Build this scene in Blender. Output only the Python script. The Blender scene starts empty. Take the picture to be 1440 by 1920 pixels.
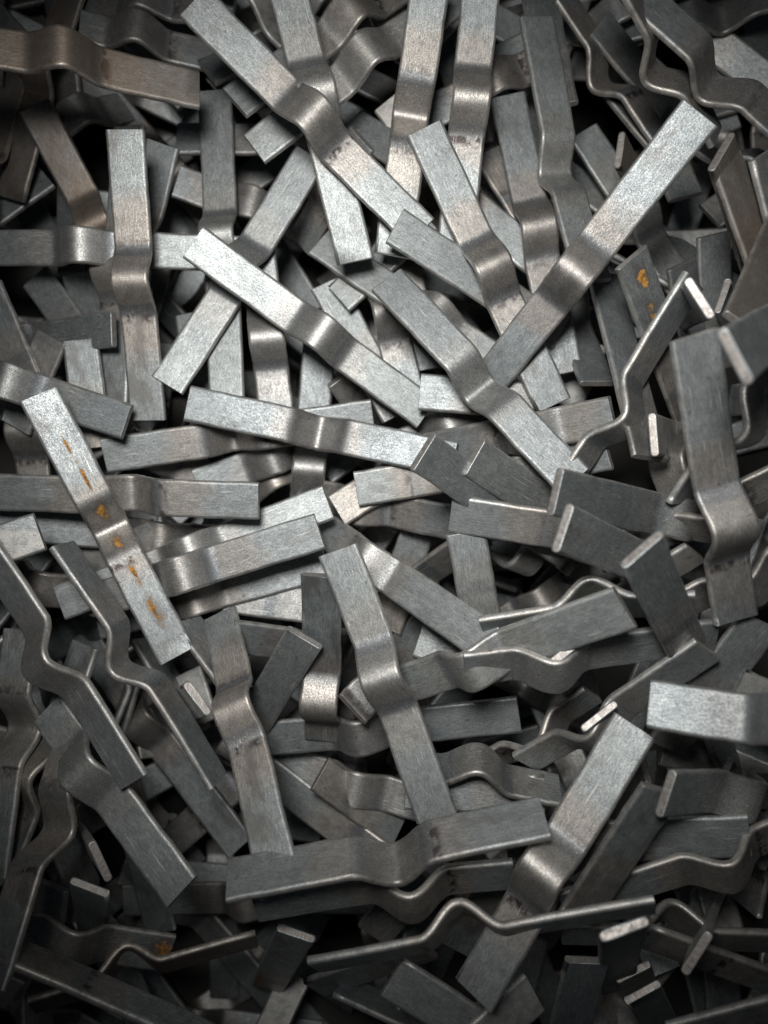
import bpy, math, random
import numpy as np
from mathutils import Matrix, Vector

# ---------------------------------------------------------------- camera, light, exposure
SC = bpy.context.scene
UNIT = 0.012 / 62.0            # metres per layout unit: a strip is 62 units = 12 mm wide
CAM_H = 1450.0
def at(x, y, z):               # layout units (y down the picture) -> metres
    return Vector(((x - 720.0) * UNIT, (960.0 - y) * UNIT, z * UNIT))

cam_data = bpy.data.cameras.new("camera")
cam = bpy.data.objects.new("camera", cam_data)
SC.collection.objects.link(cam)
cam.location = at(720, 960, CAM_H)
cam.rotation_euler = (0, 0, 0)
cam_data.sensor_fit = 'VERTICAL'
cam_data.sensor_height = 36.0
cam_data.lens = 18.0 * CAM_H / 960.0
cam_data.clip_start = 0.005
cam_data.clip_end = 10
cam_data.dof.use_dof = True
cam_data.dof.focus_distance = (CAM_H - 260) * UNIT
cam_data.dof.aperture_fstop = 9.0
SC.camera = cam

world = bpy.data.worlds.new("World"); SC.world = world; world.use_nodes = True
world.node_tree.nodes["Background"].inputs[0].default_value = (0.75, 0.85, 1.0, 1)
world.node_tree.nodes["Background"].inputs[1].default_value = 0.014

lamp_data = bpy.data.lights.new("workshop_lamp", 'SPOT')
lamp_data.energy = 5.6
lamp_data.color = (1.0, 0.965, 0.91)
lamp_data.shadow_soft_size = 0.036
lamp_data.spot_size = math.radians(74)
lamp_data.spot_blend = 1.0
lamp = bpy.data.objects.new("workshop_lamp", lamp_data)
SC.collection.objects.link(lamp)
lamp.location = at(580, 540, 1700)
lamp.rotation_euler = (at(770, 780, 200) - lamp.location).to_track_quat('-Z', 'Y').to_euler()

SC.view_settings.view_transform = 'Standard'
SC.view_settings.look = 'None'
SC.view_settings.exposure = 0.0
SC.view_settings.gamma = 1.0

# ---------------------------------------------------------------- materials
class NT:
    def __init__(s, name):
        s.m = bpy.data.materials.new(name); s.m.use_nodes = True
        s.t = s.m.node_tree; s.n = s.t.nodes; s.n.clear()
        s.out = s.n.new('ShaderNodeOutputMaterial'); s.b = s.n.new('ShaderNodeBsdfPrincipled')
        s.t.links.new(s.b.outputs[0], s.out.inputs[0])
    def put(s, sock, v):
        if v is None: return
        if isinstance(v, bpy.types.NodeSocket): s.t.links.new(v, sock)
        elif isinstance(v, tuple) and len(v) == 3 and sock.type == 'RGBA': sock.default_value = (*v, 1)
        else: sock.default_value = v
    def math(s, op, a, b=None, c=None, clamp=False):
        n = s.n.new('ShaderNodeMath'); n.operation = op; n.use_clamp = clamp
        s.put(n.inputs[0], a); s.put(n.inputs[1], b); s.put(n.inputs[2], c); return n.outputs[0]
    def mix(s, f, a, b, mode='MIX'):
        n = s.n.new('ShaderNodeMix'); n.data_type = 'RGBA'; n.blend_type = mode
        s.put(n.inputs['Factor'], f); s.put(n.inputs[6], a); s.put(n.inputs[7], b); return n.outputs[2]
    def ramp(s, x, lo, hi, a=0.0, b=1.0):
        n = s.n.new('ShaderNodeMapRange'); n.interpolation_type = 'SMOOTHSTEP'
        s.put(n.inputs[0], x); s.put(n.inputs[1], lo); s.put(n.inputs[2], hi); s.put(n.inputs[3], a); s.put(n.inputs[4], b)
        return n.outputs[0]
    def vec(s, v, scale, off=None):
        n = s.n.new('ShaderNodeVectorMath'); n.operation = 'MULTIPLY_ADD'
        s.put(n.inputs[0], v); n.inputs[1].default_value = scale
        if off is not None: s.put(n.inputs[2], off)
        return n.outputs[0]
    def noise(s, v, scale, detail=3, rough=.55):
        n = s.n.new('ShaderNodeTexNoise'); n.inputs['Scale'].default_value = scale
        n.inputs['Detail'].default_value = detail; n.inputs['Roughness'].default_value = rough
        s.put(n.inputs['Vector'], v); return n.outputs[0]

W = 0.012                      # strip width
def steel(name, rust=None, brown=0.0):
    g = NT(name)
    tc = g.n.new('ShaderNodeTexCoord'); oi = g.n.new('ShaderNodeObjectInfo')
    rnd = oi.outputs['Random']
    seed = g.n.new('ShaderNodeCombineXYZ')
    g.put(seed.inputs[0], g.math('MULTIPLY', rnd, 37.0)); g.put(seed.inputs[1], g.math('MULTIPLY', rnd, 91.0)); g.put(seed.inputs[2], g.math('MULTIPLY', rnd, 53.0))
    P = g.vec(tc.outputs['Object'], (1/W, 1/W, 1/W), seed.outputs[0])      # in strip widths, offset per strip
    sep = g.n.new('ShaderNodeSeparateXYZ'); g.put(sep.inputs[0], g.vec(tc.outputs['Object'], (1/W, 1/W, 1/W)))
    X = sep.outputs[0]; Y = sep.outputs[1]; Z = sep.outputs[2]
    big = g.noise(P, 0.9, 2); mid = g.noise(P, 4.0, 4, .6)
    grain = g.noise(P, 32.0, 2, .7)
    Pb = g.vec(P, (0.22, 1, 1)); brush = g.noise(Pb, 28.0, 4, .7)
    # wobbling distance from the bend, in widths
    ax = g.math('ABSOLUTE', X)
    axw = g.math('ADD', ax, g.math('MULTIPLY', g.math('SUBTRACT', mid, .5), .22))
    axb = g.math('ADD', ax, g.math('MULTIPLY', g.math('SUBTRACT', big, .5), 1.2))
    cool = (0.335, 0.362, 0.375); warm = (0.365, 0.342, 0.322)
    r2 = g.math('FRACT', g.math('MULTIPLY', rnd, 17.31)); r3 = g.math('FRACT', g.math('MULTIPLY', rnd, 41.7))
    wz = g.math('MULTIPLY', g.ramp(g.math('SUBTRACT', axb, g.math('MULTIPLY', r2, .9)), .9, 1.5, 1.0, 0.0), g.math('ADD', .35, g.math('MULTIPLY', r3, .65)))                                    # heat tint round the bend
    col = g.mix(wz, cool, warm)
    # bluish dull bands where the tool gripped
    band = g.math('MULTIPLY', g.ramp(axw, .56, .66), g.ramp(axw, .88, .98, 1.0, 0.0))
    col = g.mix(g.math('MULTIPLY', band, g.math('ADD', .25, g.math('MULTIPLY', r2, .6))), col, (0.20, 0.22, 0.24))
    # dark scorched smudge just beyond the band, one side stronger
    side = g.ramp(g.math('ADD', X, g.math('MULTIPLY', g.math('SUBTRACT', rnd, .5), 3.0)), -1.2, 1.2, .0, 1.0)
    side = g.math('MULTIPLY', side, g.ramp(r3, .15, .6, .25, 1.0))
    sm = g.math('MULTIPLY', g.ramp(axw, .84, .92), g.ramp(axw, 1.0, 1.18, 1.0, 0.0))
    sm = g.math('MULTIPLY', g.math('MULTIPLY', sm, side), g.ramp(mid, .42, .58))
    col = g.mix(g.math('MULTIPLY', sm, .95), col, (0.05, 0.04, 0.042))
    # mill-scale mottling, grain and pits
    col = g.mix(1.0, col, g.mix(g.ramp(grain, .34, .66), (.76, .76, .76), (1.16, 1.16, 1.16)), 'MULTIPLY')
    col = g.mix(1.0, col, g.mix(g.ramp(brush, .3, .7), (.74, .74, .74), (1.18, 1.18, 1.18)), 'MULTIPLY')
    col = g.mix(1.0, col, g.mix(g.ramp(mid, .3, .75), (.85, .86, .87), (1.1, 1.1, 1.1)), 'MULTIPLY')
    spot = g.noise(P, 5.5, 2, .5)
    col = g.mix(g.ramp(spot, .70, .75, 0, .55), col, (0.09, 0.085, 0.085))
    # long rubbed scratches and a dull oil stain that come and go
    scr = g.noise(g.vec(P, (.035, 1, 1)), 30.0, 2, .5)
    col = g.mix(g.math('MULTIPLY', g.ramp(scr, .66, .72), g.ramp(big, .4, .6)), col, (.66, .66, .65))
    stain = g.noise(g.vec(P, (.5, 1, 1)), 1.5, 4, .6)
    col = g.mix(g.math('MULTIPLY', g.ramp(stain, .52, .66), g.math('MULTIPLY', r3, .7)), col, (.17, .165, .16))
    # each strip a little lighter, darker, browner
    col = g.mix(1.0, col, g.mix(rnd, (.80, .81, .82), (1.12, 1.11, 1.09)), 'MULTIPLY')
    if brown: col = g.mix(brown, col, (0.20, 0.135, 0.085))
    # rubbed bright long edges
    ey = g.ramp(g.math('ABSOLUTE', Y), .44, .492)
    col = g.mix(g.math('MULTIPLY', ey, g.ramp(mid, .35, .6, .15, .6)), col, (.52, .50, .475))
    rough = g.math('ADD', g.ramp(grain, .3, .7, .64, .50), g.math('MULTIPLY', g.math('SUBTRACT', big, .5), .22))
    rough = g.math('SUBTRACT', rough, g.math('MULTIPLY', g.math('SUBTRACT', 1.0, g.ramp(ax, .5, 1.0)), .06))
    metal = 0.82
    if rust:
        r1 = g.noise(P, 4.5, 5, .7); r2n = g.noise(P, 1.7, 3, .6); m = None
        for (sx, sy, rx, ry) in rust:                                       # rust blooms: place and half size in strip widths
            ex = g.math('DIVIDE', g.math('SUBTRACT', X, sx), rx); ey_ = g.math('DIVIDE', g.math('SUBTRACT', Y, sy), ry)
            d = g.math('SQRT', g.math('ADD', g.math('MULTIPLY', ex, ex), g.math('MULTIPLY', ey_, ey_)))
            k = g.math('SUBTRACT', 1.0, d); m = k if m is None else g.math('MAXIMUM', m, k)
        m = g.math('ADD', m, g.math('MULTIPLY', g.math('SUBTRACT', r1, .5), 2.2)); m = g.math('ADD', m, g.math('MULTIPLY', g.math('SUBTRACT', r2n, .5), 1.2))
        rm = g.ramp(m, .25, .6); halo = g.ramp(m, -.35, .3, 0, .45)
        rc = g.mix(g.ramp(r1, .4, .62), (0.12, 0.05, 0.015), (0.44, 0.22, 0.04))
        col = g.mix(halo, col, (0.16, 0.10, 0.05)); col = g.mix(rm, col, rc)
        metal = g.math('SUBTRACT', .82, g.math('MULTIPLY', rm, .75)); rough = g.math('ADD', rough, g.math('MULTIPLY', rm, .25))
    g.put(g.b.inputs['Base Color'], col); g.put(g.b.inputs['Metallic'], metal); g.put(g.b.inputs['Roughness'], rough)
    bp = g.n.new('ShaderNodeBump'); bp.inputs['Strength'].default_value = .30; bp.inputs['Distance'].default_value = .00011
    h = g.math('ADD', grain, g.math('MULTIPLY', brush, 1.1)); h = g.math('ADD', h, g.math('MULTIPLY', mid, .8))
    g.put(bp.inputs['Height'], h); g.put(g.b.inputs['Normal'], bp.outputs[0])
    return g.m

def cut_face():
    g = NT('sheared_end')
    tc = g.n.new('ShaderNodeTexCoord')
    P = g.vec(tc.outputs['Object'], (1/W, 1/W, 1/W))
    st = g.noise(g.vec(P, (1, 1.0, .12)), 22.0, 3, .6)
    st2 = g.noise(P, 9.0, 3, .6)
    col = g.mix(st, (.16, .15, .145), (.50, .475, .46))
    g.put(g.b.inputs['Base Color'], col); g.b.inputs['Metallic'].default_value = .75
    g.put(g.b.inputs['Roughness'], g.ramp(st2, .3, .7, .38, .6))
    bp = g.n.new('ShaderNodeBump'); bp.inputs['Strength'].default_value = .5; bp.inputs['Distance'].default_value = .00012
    g.put(bp.inputs['Height'], g.math('ADD', st, st2)); g.put(g.b.inputs['Normal'], bp.outputs[0])
    return g.m

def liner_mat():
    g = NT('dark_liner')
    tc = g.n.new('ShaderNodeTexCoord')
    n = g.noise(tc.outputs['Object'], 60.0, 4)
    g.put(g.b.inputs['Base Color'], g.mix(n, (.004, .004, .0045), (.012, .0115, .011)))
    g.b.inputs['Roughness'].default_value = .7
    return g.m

STEEL = steel('bare_steel'); BROWN = steel('brown_shaded_steel', brown=.45)  # brown tone; on the top-left strips it paints in the corner's shade
RUSTY = steel('rust_spotted_steel', rust=[(-.5, .02, .30, .17), (.42, .0, .26, .15), (1.35, .02, .38, .09), (2.35, .03, .55, .13), (-1.45, .05, .5, .05), (-2.3, .03, .35, .05)])
FLECKED = steel('rust_flecked_steel', rust=[(-4.05, .05, .27, .17), (-2.85, -.05, .65, .14)])
STAINED = steel('rust_stained_steel', rust=[(2.4, .0, .35, .5), (-.4, -.32, .8, .08)])
CUT = cut_face(); LINER = liner_mat()

# ---------------------------------------------------------------- the strips
T = 0.19 * W; H = 0.60 * W; HW = 0.94 * W
def strip_mesh(name, x0, x1, flip, has_bend, seed, mat):
    """One rolled flat bar, sheared at x0 and x1, pressed into a bump at x = 0."""
    r = random.Random(seed)
    odd = 2.6 if r.random() < .16 else 1.0                            # a few are bent out of true
    sa = r.uniform(-.04, .05) * odd; sb = r.uniform(-.04, .05) * odd         # arms not perfectly in line
    ca = r.uniform(-.7, .7) * odd ** .5; cb = r.uniform(-.7, .7) * odd ** .5
    if has_bend:
        arm = lambda a, b, n: [a + (b - a) * i / n for i in range(n)]
        xs = [x0, x0 + .0001] + arm(x0 + .0002, -HW * 1.05, 6)[0:] + arm(-HW * 1.05, HW * 1.05, 22) + arm(HW * 1.05, x1 - .0002, 6) + [x1 - .0001, x1]
    else:
        xs = [x0] + [x0 + .0001 + (x1 - x0 - .0002) * i / 10 for i in range(11)] + [x1]
    def cz(x):
        if not has_bend: return ca * (x - x0) * (x1 - x) * .6
        z = flip * H * .5 * (1 + math.cos(math.pi * max(-1, min(1, x / HW)))) if has_bend else 0
        d = max(0, abs(x) - (HW if has_bend else 0)); s = sa if x < 0 else sb; c = ca if x < 0 else cb
        return z - flip * d * s + c * d * d * 1.2
    rad = .40 * T; prof = []
    yk = W / 2 - rad; zk = T / 2 - rad
    for q, (sy, sz, a0) in enumerate(((1, 1, 0), (-1, 1, 90), (-1, -1, 180), (1, -1, 270))):
        if q in (1, 3): prof.append((sy * -1 * (yk - .00012), sz * T / 2)); prof.append((sy * (yk - .00012), sz * T / 2))
        for k in range(4):
            a = math.radians(a0 + 30 * k); prof.append((sy * yk + rad * math.cos(a), sz * zk + rad * math.sin(a)))
    n = len(prof); V = []; F = []; mi = []
    ph = [r.uniform(0, 6.3) for _ in range(4)]
    ends = r.uniform(-.03, .03), r.uniform(-.03, .03)
    stations = [(x0 - .00006, .93, .72)] + [(x, 1, 1) for x in xs] + [(x1 + .00006, .93, .72)]
    for i, (x, ky, kz) in enumerate(stations):
        e = 1e-5; th = math.atan2(cz(x + e) - cz(x - e), 2 * e)
        c0 = cz(x); wy = 1 + .009 * math.sin(x * 700 + ph[0]) + .006 * math.sin(x * 1900 + ph[1]) + r.uniform(-.008, .008)
        by = .00006 * math.sin(x * 300 + ph[2])
        for (y, z) in prof:
            yy = y * ky * wy + by; zz = z * kz
            sk = (ends[0] * yy if i < 2 else ends[1] * yy if i >= len(stations) - 2 else 0)
            V.append((x - math.sin(th) * zz + sk, yy, c0 + math.cos(th) * zz))
    for i in range(len(stations) - 1):
        for k in range(n):
            a = i * n + k; b = i * n + (k + 1) % n
            F.append((a, b, b + n, a + n)); mi.append(0)
    F.append(tuple(reversed(range(n)))); mi.append(1)
    F.append(tuple(range((len(stations) - 1) * n, len(stations) * n))); mi.append(1)
    # flip winding so that normals point outwards
    F = [tuple(reversed(f)) for f in F]
    me = bpy.data.meshes.new(name); me.from_pydata(V, [], F)
    me.materials.append(mat); me.materials.append(CUT)
    me.polygons.foreach_set('material_index', mi)
    me.polygons.foreach_set('use_smooth', [m == 0 for m in mi])
    me.update(); return me

def pose(A, B, roll, t):
    a = at(*A); b = at(*B); d = (b - a); L = d.length; d.normalize()
    u = Vector((0, 0, 1)) - d * d.z; u.normalize()
    rt = d.cross(u); c, s = math.cos(roll), math.sin(roll)
    n = u * c + rt * s; y = n.cross(d)
    o = a + d * (L * t)
    return Matrix(((d.x, y.x, n.x, o.x), (d.y, y.y, n.y, o.y), (d.z, y.z, n.z, o.z), (0, 0, 0, 1))), L
MATS = {'s': STEEL, 'b': BROWN, 'r': RUSTY, 'f': FLECKED, 't': STAINED}
def build(i, row):
    ax, ay, az, bx, by, bz, roll, flip, t, bend, m = row
    M, L = pose((ax, ay, az), (bx, by, bz), roll, t)
    me = strip_mesh('bent_steel_strip', -L * t, L * (1 - t), flip, bend, i, MATS[m])
    return me, M

# one row per strip: end A, end B (layout units), roll, bump side, bump place, bent?, finish, seed, label
STRIPS = [
    ((1065.7, 806.6, 688.1, 1380.8, 637.8, 267.1, 0.0, 1, 0.9, 0, 's'), 0, 'large blurred strip end jutting in from the right edge, nearest the camera'),
    ((1004.7, 1454.7, 532.7, 1119.4, 1771.5, 127.9, -0.0, 1, 0.9, 0, 's'), 1, 'steep strip with end facing up falling steeply to right, below the bottom wavy strip'),
    ((624.0, 1581.5, 379.8, 1070.0, 1469.8, 451.1, 0.845, -1, 0.46, 1, 's'), 2, 'wavy strip standing on its edge across the bottom, reaching right past the lower-right diagonal'),
    ((1095.9, 745.6, 513.5, 1205.7, 1107.6, 379.8, -0.0, 1, 0.63, 1, 's'), 3, 'tall nearly upright strip with big bump near the right edge of the heap'),
    ((1054.9, 1202.6, 472.8, 1304.2, 1219.3, 585.6, -0.436, 1, 0.6, 1, 's'), 4, 'bright flat strip running level off the right edge of the lower half'),
    ((1055.3, 1245.4, 415.4, 839.2, 1605.7, 415.4, 0.555, 1, 0.54, 1, 's'), 5, 'broad strip leaning up to the right in the lower right, above the bottom wavy strip'),
    ((1152.5, 414.4, 392.4, 890.9, 747.4, 165.7, 0.0, 1, 0.54, 1, 's'), 6, 'longest pale strip on top at upper right, pointing up to the right corner'),
    ((1019.5, 1003.4, 551.0, 1169.5, 1177.0, 326.2, 0.0, 1, 0.8, 0, 's'), 7, 'half-covered strip falling steeply to right, left of the tall right-hand strip'),
    ((1179.6, 720.8, 472.8, 1381.9, 432.2, 235.1, -0.0, 1, 0.8, 1, 'b'), 8, 'brownish small glimpse of buried strip rising steeply to right, above left of blurred near right-edge'),
    ((1072.5, 1313.8, 472.8, 1323.2, 1395.7, 235.1, 0.0, 1, 0.6, 1, 's'), 9, 'half-covered strip falling gently to right, below the bright right-edge strip'),
    ((938.6, 979.6, 503.7, 1185.0, 1063.3, 201.4, -0.0, 1, 0.9, 0, 's'), 10, 'steep strip with end facing up falling gently to right, below the dark right-of-centre strip'),
    ((177.9, 775.7, 235.1, 376.3, 1197.4, 165.7, -0.264, -1, 0.5, 1, 'r'), 11, 'pale steel strip with orange rust spots down its middle, lying over the left side'),
    ((942.4, 936.8, 487.6, 1230.5, 977.3, 195.3, 0.1, 1, 0.72, 1, 's'), 12, 'dark flat strip end right of centre, topmost beneath the edge-on wavy strip'),
    ((439.2, 1135.1, 127.9, 581.2, 1458.8, 428.4, 0.043, 1, 0.42, 1, 's'), 13, 'tall upright strip left of bottom centre whose foot rests on the wide strip'),
    ((724.3, 581.1, 201.4, 1005.8, 915.7, 282.5, -0.107, -1, 0.53, 1, 's'), 15, 'diagonal strip right of centre bent down into a valley under the longest strip'),
    ((1191.3, 1135.8, 351.3, 832.3, 1180.8, 364.8, -0.591, 1, 0.66, 1, 's'), 16, 'half-covered strip lying level, above left of the long lower-right diagonal strip'),
    ((1078.2, 1318.2, 451.1, 989.4, 1517.3, 379.8, -0.246, 1, 0.9, 0, 's'), 17, "covered strip up steeply right, right of the long lower-right diagonal strip's middle"),
    ((511.8, 1458.9, 409.0, 932.1, 1362.4, 431.8, -0.964, -1, 0.52, 1, 's'), 19, 'wide dark strip lying level above the bottom wavy strip, dipped in its middle'),
    ((1171.1, 621.7, 322.4, 999.9, 923.0, 256.2, -0.828, 1, 0.62, 1, 's'), 20, 'wavy strip on its edge below the rust-flecked plate at right'),
    ((822.0, 961.6, 267.1, 1061.8, 999.7, 297.4, 0.431, 1, 0.8, 0, 's'), 21, 'half-covered strip lying level, above left of the dark centre strip'),
    ((538.5, 1512.0, 353.7, 901.5, 1470.4, 353.7, 0.529, 1, 0.6, 1, 's'), 22, 'half-covered strip lying level, below the wide bottom strip'),
    ((976.0, 1526.1, 358.4, 1337.3, 1389.1, 358.4, 0.443, 1, 0.6, 1, 's'), 23, 'half-covered strip rising gently to right, above right of the bottom wavy strip'),
    ((773.7, 873.9, 354.3, 1051.4, 1042.8, 115.3, -0.0, 1, 0.8, 1, 's'), 24, 'dark strip end overlapping the right end of the level pale strip at centre'),
    ((1169.7, 1155.3, 381.1, 943.4, 1356.3, 227.4, -0.506, 1, 0.6, 1, 's'), 25, "covered strip up steeply right, right of the long lower-right diagonal strip's upper end"),
    ((224.4, 1009.4, 256.2, 468.9, 1371.6, 256.2, -1.399, -1, 0.47, 1, 's'), 26, 'left-hand strip tilted on its long edge beside the foot of the rust-spotted strip'),
    ((1120.2, 1702.6, 253.5, 1300.4, 2035.7, -94.3, -0.0, 1, 0.9, 0, 's'), 27, 'lowest buried glimpse down steeply right, below bottom wavy strip, below right of long lower-right diagonal'),
    ((1223.7, 1346.9, 305.1, 1315.1, 1488.9, 251.6, -0.641, 1, 0.9, 0, 's'), 28, 'small glimpse of buried strip falling steeply to right, below the bright right-edge strip'),
    ((852.1, 878.2, 309.8, 1074.7, 1005.5, 131.4, 0.0, 1, 0.8, 0, 's'), 29, 'half-covered strip falling gently to right, above right of the dark centre strip'),
    ((784.6, 343.4, 201.4, 1000.8, 782.9, 165.7, -0.0, 1, 0.5, 1, 's'), 30, 'leaning strip in the upper centre passing under the longest upper-right strip'),
    ((780.2, 758.0, 148.0, 971.4, 773.2, 148.0, 0.0, 1, 0.9, 0, 's'), 31, "covered strip level, above left of the valley-bent central strip's middle"),
    ((654.9, 1014.9, 312.0, 797.5, 1401.8, 326.2, 0.174, 1, 0.47, 1, 's'), 32, 'leaning strip below centre with a bump, its foot on the wide dark strip'),
    ((306.4, 351.0, 218.5, 310.1, 800.8, 108.2, 0.0, 1, 0.5, 1, 's'), 33, 'upright bright strip in the upper left with its bump crossing a level strip'),
    ((408.3, 519.0, 183.8, 794.0, 788.8, 108.2, 0.0, 1, 0.53, 1, 's'), 34, 'bright diagonal strip across the upper centre, sloping down right with dark smudges at its bump'),
    ((1248.1, 1113.6, 363.7, 1153.6, 1319.9, 263.9, 0.0, 1, 0.9, 0, 's'), 35, 'half-covered strip rising steeply to right, above right of the bright right-edge strip'),
    ((786.2, 1357.3, 249.8, 993.2, 1390.4, 249.8, -1.041, 1, 0.36, 1, 's'), 36, 'wavy strip on its edge lying level, above the wide bottom strip'),
    ((119.9, 995.8, 297.4, 357.3, 1351.4, 326.2, 0.477, 1, 0.5, 1, 's'), 37, 'edge-tilted wavy strip running from the left edge down beside the lower-left diagonal'),
    ((981.5, 1563.8, 334.7, 1320.0, 1583.1, 334.7, 0.702, -1, 0.46, 1, 's'), 40, 'wavy strip on its edge lying level, below right of the bottom wavy strip'),
    ((1229.5, 1409.5, 363.6, 899.6, 1451.9, 317.8, -0.05, 1, 0.8, 1, 's'), 41, 'half-covered strip lying level, below right of the long lower-right diagonal strip'),
    ((598.5, 1151.8, 251.3, 439.1, 1415.3, 45.3, -0.0, 1, 0.8, 1, 's'), 42, 'half-covered strip rising steeply to right, right of the tall lower-left strip'),
    ((737.0, 503.1, 214.1, 1020.2, 655.2, 130.8, 0.0, 1, 0.8, 0, 's'), 43, 'half-covered strip falling gently to right, below left of the leaning upper-centre strip'),
    ((385.0, 774.3, 130.0, 838.3, 870.8, 130.0, 0.0, -1, 0.49, 1, 's'), 44, 'level pale strip with middle bend, left of centre, under the dark end strip'),
    ((1028.1, 1252.8, 341.5, 1166.0, 1425.9, 12.7, 0.0, 1, 0.9, 0, 's'), 45, 'steep strip with end facing up falling steeply to right, left of long lower-right diagonal strip'),
    ((625.7, 1053.5, 281.3, 615.7, 1345.4, 135.0, 0.1, 1, 0.72, 1, 's'), 46, 'half-covered strip pointing straight up, below left of the leaning lower-centre strip'),
    ((192.2, 1270.0, 235.1, 434.2, 1498.3, 353.7, -0.0, 1, 0.35, 1, 's'), 47, 'diagonal strip in the lower left with bump at its upper end'),
    ((1089.2, 1567.7, 334.7, 1320.0, 1652.3, 334.7, 0.669, 1, 0.25, 0, 's'), 48, 'strip on its long edge falling gently to right, below right of the bottom wavy strip'),
    ((1118.8, 1350.7, 269.8, 1085.9, 1453.5, 216.2, 1.533, 1, 0.5, 0, 's'), 49, 'strip on its long edge rising steeply to right, below right of long lower-right diagonal strip'),
    ((1029.8, 1082.0, 456.2, 736.5, 1233.0, 250.5, -0.094, 1, 0.6, 1, 's'), 50, "covered strip up gently right, below left of the dark centre strip's middle"),
    ((1344.3, 1373.3, 201.4, 1323.4, 1616.6, 163.4, 1.207, 1, 0.5, 1, 's'), 53, 'wavy strip on its edge pointing straight up, above right of the bottom wavy strip'),
    ((382.6, 1146.9, 127.7, 484.2, 1257.0, 183.5, -1.086, 1, 0.9, 0, 's'), 54, 'strip on its long edge falling steeply to right, above left of the tall lower-left strip'),
    ((435.4, 192.9, 297.4, 776.8, 505.9, 183.8, 0.0, 1, 0.5, 1, 's'), 55, 'long diagonal strip from the top edge down to the upper centre with big bump'),
    ((614.6, 991.4, 186.7, 254.1, 1103.3, 151.0, 0.0, 1, 0.62, 1, 's'), 56, 'bright strip sloping up to the right, centre left, with its bump beside the rust-spotted strip'),
    ((237.9, 1314.4, 254.9, 186.6, 1592.9, 418.8, 0.469, -1, 0.38, 1, 's'), 57, 'covered upright, below left of lower-left diagonal strip, below left of left edge-on strip'),
    ((671.9, 920.3, 110.1, 858.6, 890.7, 110.1, 0.14, 1, 0.8, 0, 's'), 59, "covered strip level, below the level left-of-centre strip's right end"),
    ((637.5, 957.2, 90.5, 757.5, 885.0, 90.5, 0.0, 1, 0.8, 0, 's'), 60, 'half-covered strip rising gently to right, below the level left-of-centre strip'),
    ((1352.4, 877.2, 358.4, 1049.3, 1038.2, 256.2, -0.656, 1, 0.5, 1, 's'), 61, 'wavy strip on its edge rising gently to right, right of the dark right-of-centre strip'),
    ((968.8, 1146.1, 404.2, 1077.1, 1307.7, 87.5, -0.1, 1, 0.9, 0, 's'), 62, 'steep strip with end facing up falling steeply to right, above left of long lower-right diagonal'),
    ((151.0, 1144.1, 236.7, 133.5, 1502.6, 292.9, 0.237, -1, 0.42, 1, 's'), 63, "covered strip upright, left of the lower-left diagonal strip's upper end"),
    ((196.0, 1565.2, 379.8, 498.6, 1698.1, 379.8, -1.668, 1, 0.2, 0, 's'), 64, 'strip on its long edge falling gently to right, below left of the lower-left diagonal strip'),
    ((1005.8, 1591.8, 359.4, 993.8, 1823.0, 246.8, 0.0, 1, 0.9, 0, 's'), 65, 'small glimpse of buried strip pointing straight up, below right of the long lower-right diagonal strip'),
    ((624.4, 943.6, 130.0, 170.1, 1114.5, 132.1, 0.0, 1, 0.5, 1, 's'), 66, 'half-covered strip rising gently to right, above the bright centre-left strip'),
    ((76.8, 270.2, 326.2, 422.9, 272.8, 201.4, -0.0, 1, 0.45, 1, 'b'), 67, 'brownish humped strip lying level in the dim top left corner'),
    ((562.4, 114.0, 247.3, 674.4, 546.5, 179.8, -0.1, 1, 0.43, 1, 's'), 68, 'upright strip at the top edge crossing beneath the long diagonal bump'),
    ((1212.3, 452.3, 334.7, 1321.0, 630.7, 256.2, -0.319, 1, 0.9, 0, 'b'), 69, 'rust-streaked strip tilted on edge near the upper right corner'),
    ((-106.1, 675.5, 119.1, 290.6, 809.7, 152.9, -0.0, 1, 0.5, 1, 's'), 70, 'sloping strip from the left edge ending over the foot of the upright upper-left strip'),
    ((1352.4, 990.1, 358.4, 1148.1, 1116.4, 256.2, -0.55, 1, 0.5, 1, 's'), 71, 'small glimpse of buried strip rising gently to right, above left of the tall right-hand strip'),
    ((865.0, 1128.5, 313.7, 1144.6, 1077.1, 388.4, 0.914, -1, 0.55, 1, 's'), 72, 'wavy strip on its edge lying level, below the dark centre strip'),
    ((545.0, 950.0, 0.0, 873.5, 1152.2, 326.2, 0.0, 1, 0.47, 1, 's'), 73, 'half-covered strip falling gently to right, above right of the leaning lower-centre strip'),
    ((240.4, 1176.0, 197.1, 135.5, 1503.4, 256.2, 0.545, 1, 0.6, 1, 's'), 77, 'half-covered strip rising steeply to right, left of the lower-left diagonal strip'),
    ((846.1, 990.5, 254.5, 876.6, 1137.8, 222.5, 0.0, 1, 0.9, 0, 's'), 78, 'half-covered strip pointing straight up, below left of the dark centre strip'),
    ((477.0, 1360.0, 95.0, 937.3, 1288.1, 204.6, 0.105, 1, 0.45, 1, 's'), 80, 'half-covered strip lying level, below right of the leaning lower-centre strip'),
    ((165.8, 1736.8, 232.4, 503.5, 1677.2, 141.8, 0.797, -1, 0.42, 1, 'b'), 81, 'brownish wavy strip on its edge lying level, below the lower-left diagonal strip'),
    ((281.3, 1194.0, 36.5, 397.5, 1337.8, 113.9, -1.24, 1, 0.9, 0, 's'), 82, 'strip on its long edge falling steeply to right, right of the left edge-on strip'),
    ((1061.0, 177.2, 326.2, 1258.2, 352.9, 201.4, -0.529, -1, 0.5, 1, 's'), 83, 'covered down steeply right, above left of long upper-right diagonal strip, above edge-on right strip'),
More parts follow.
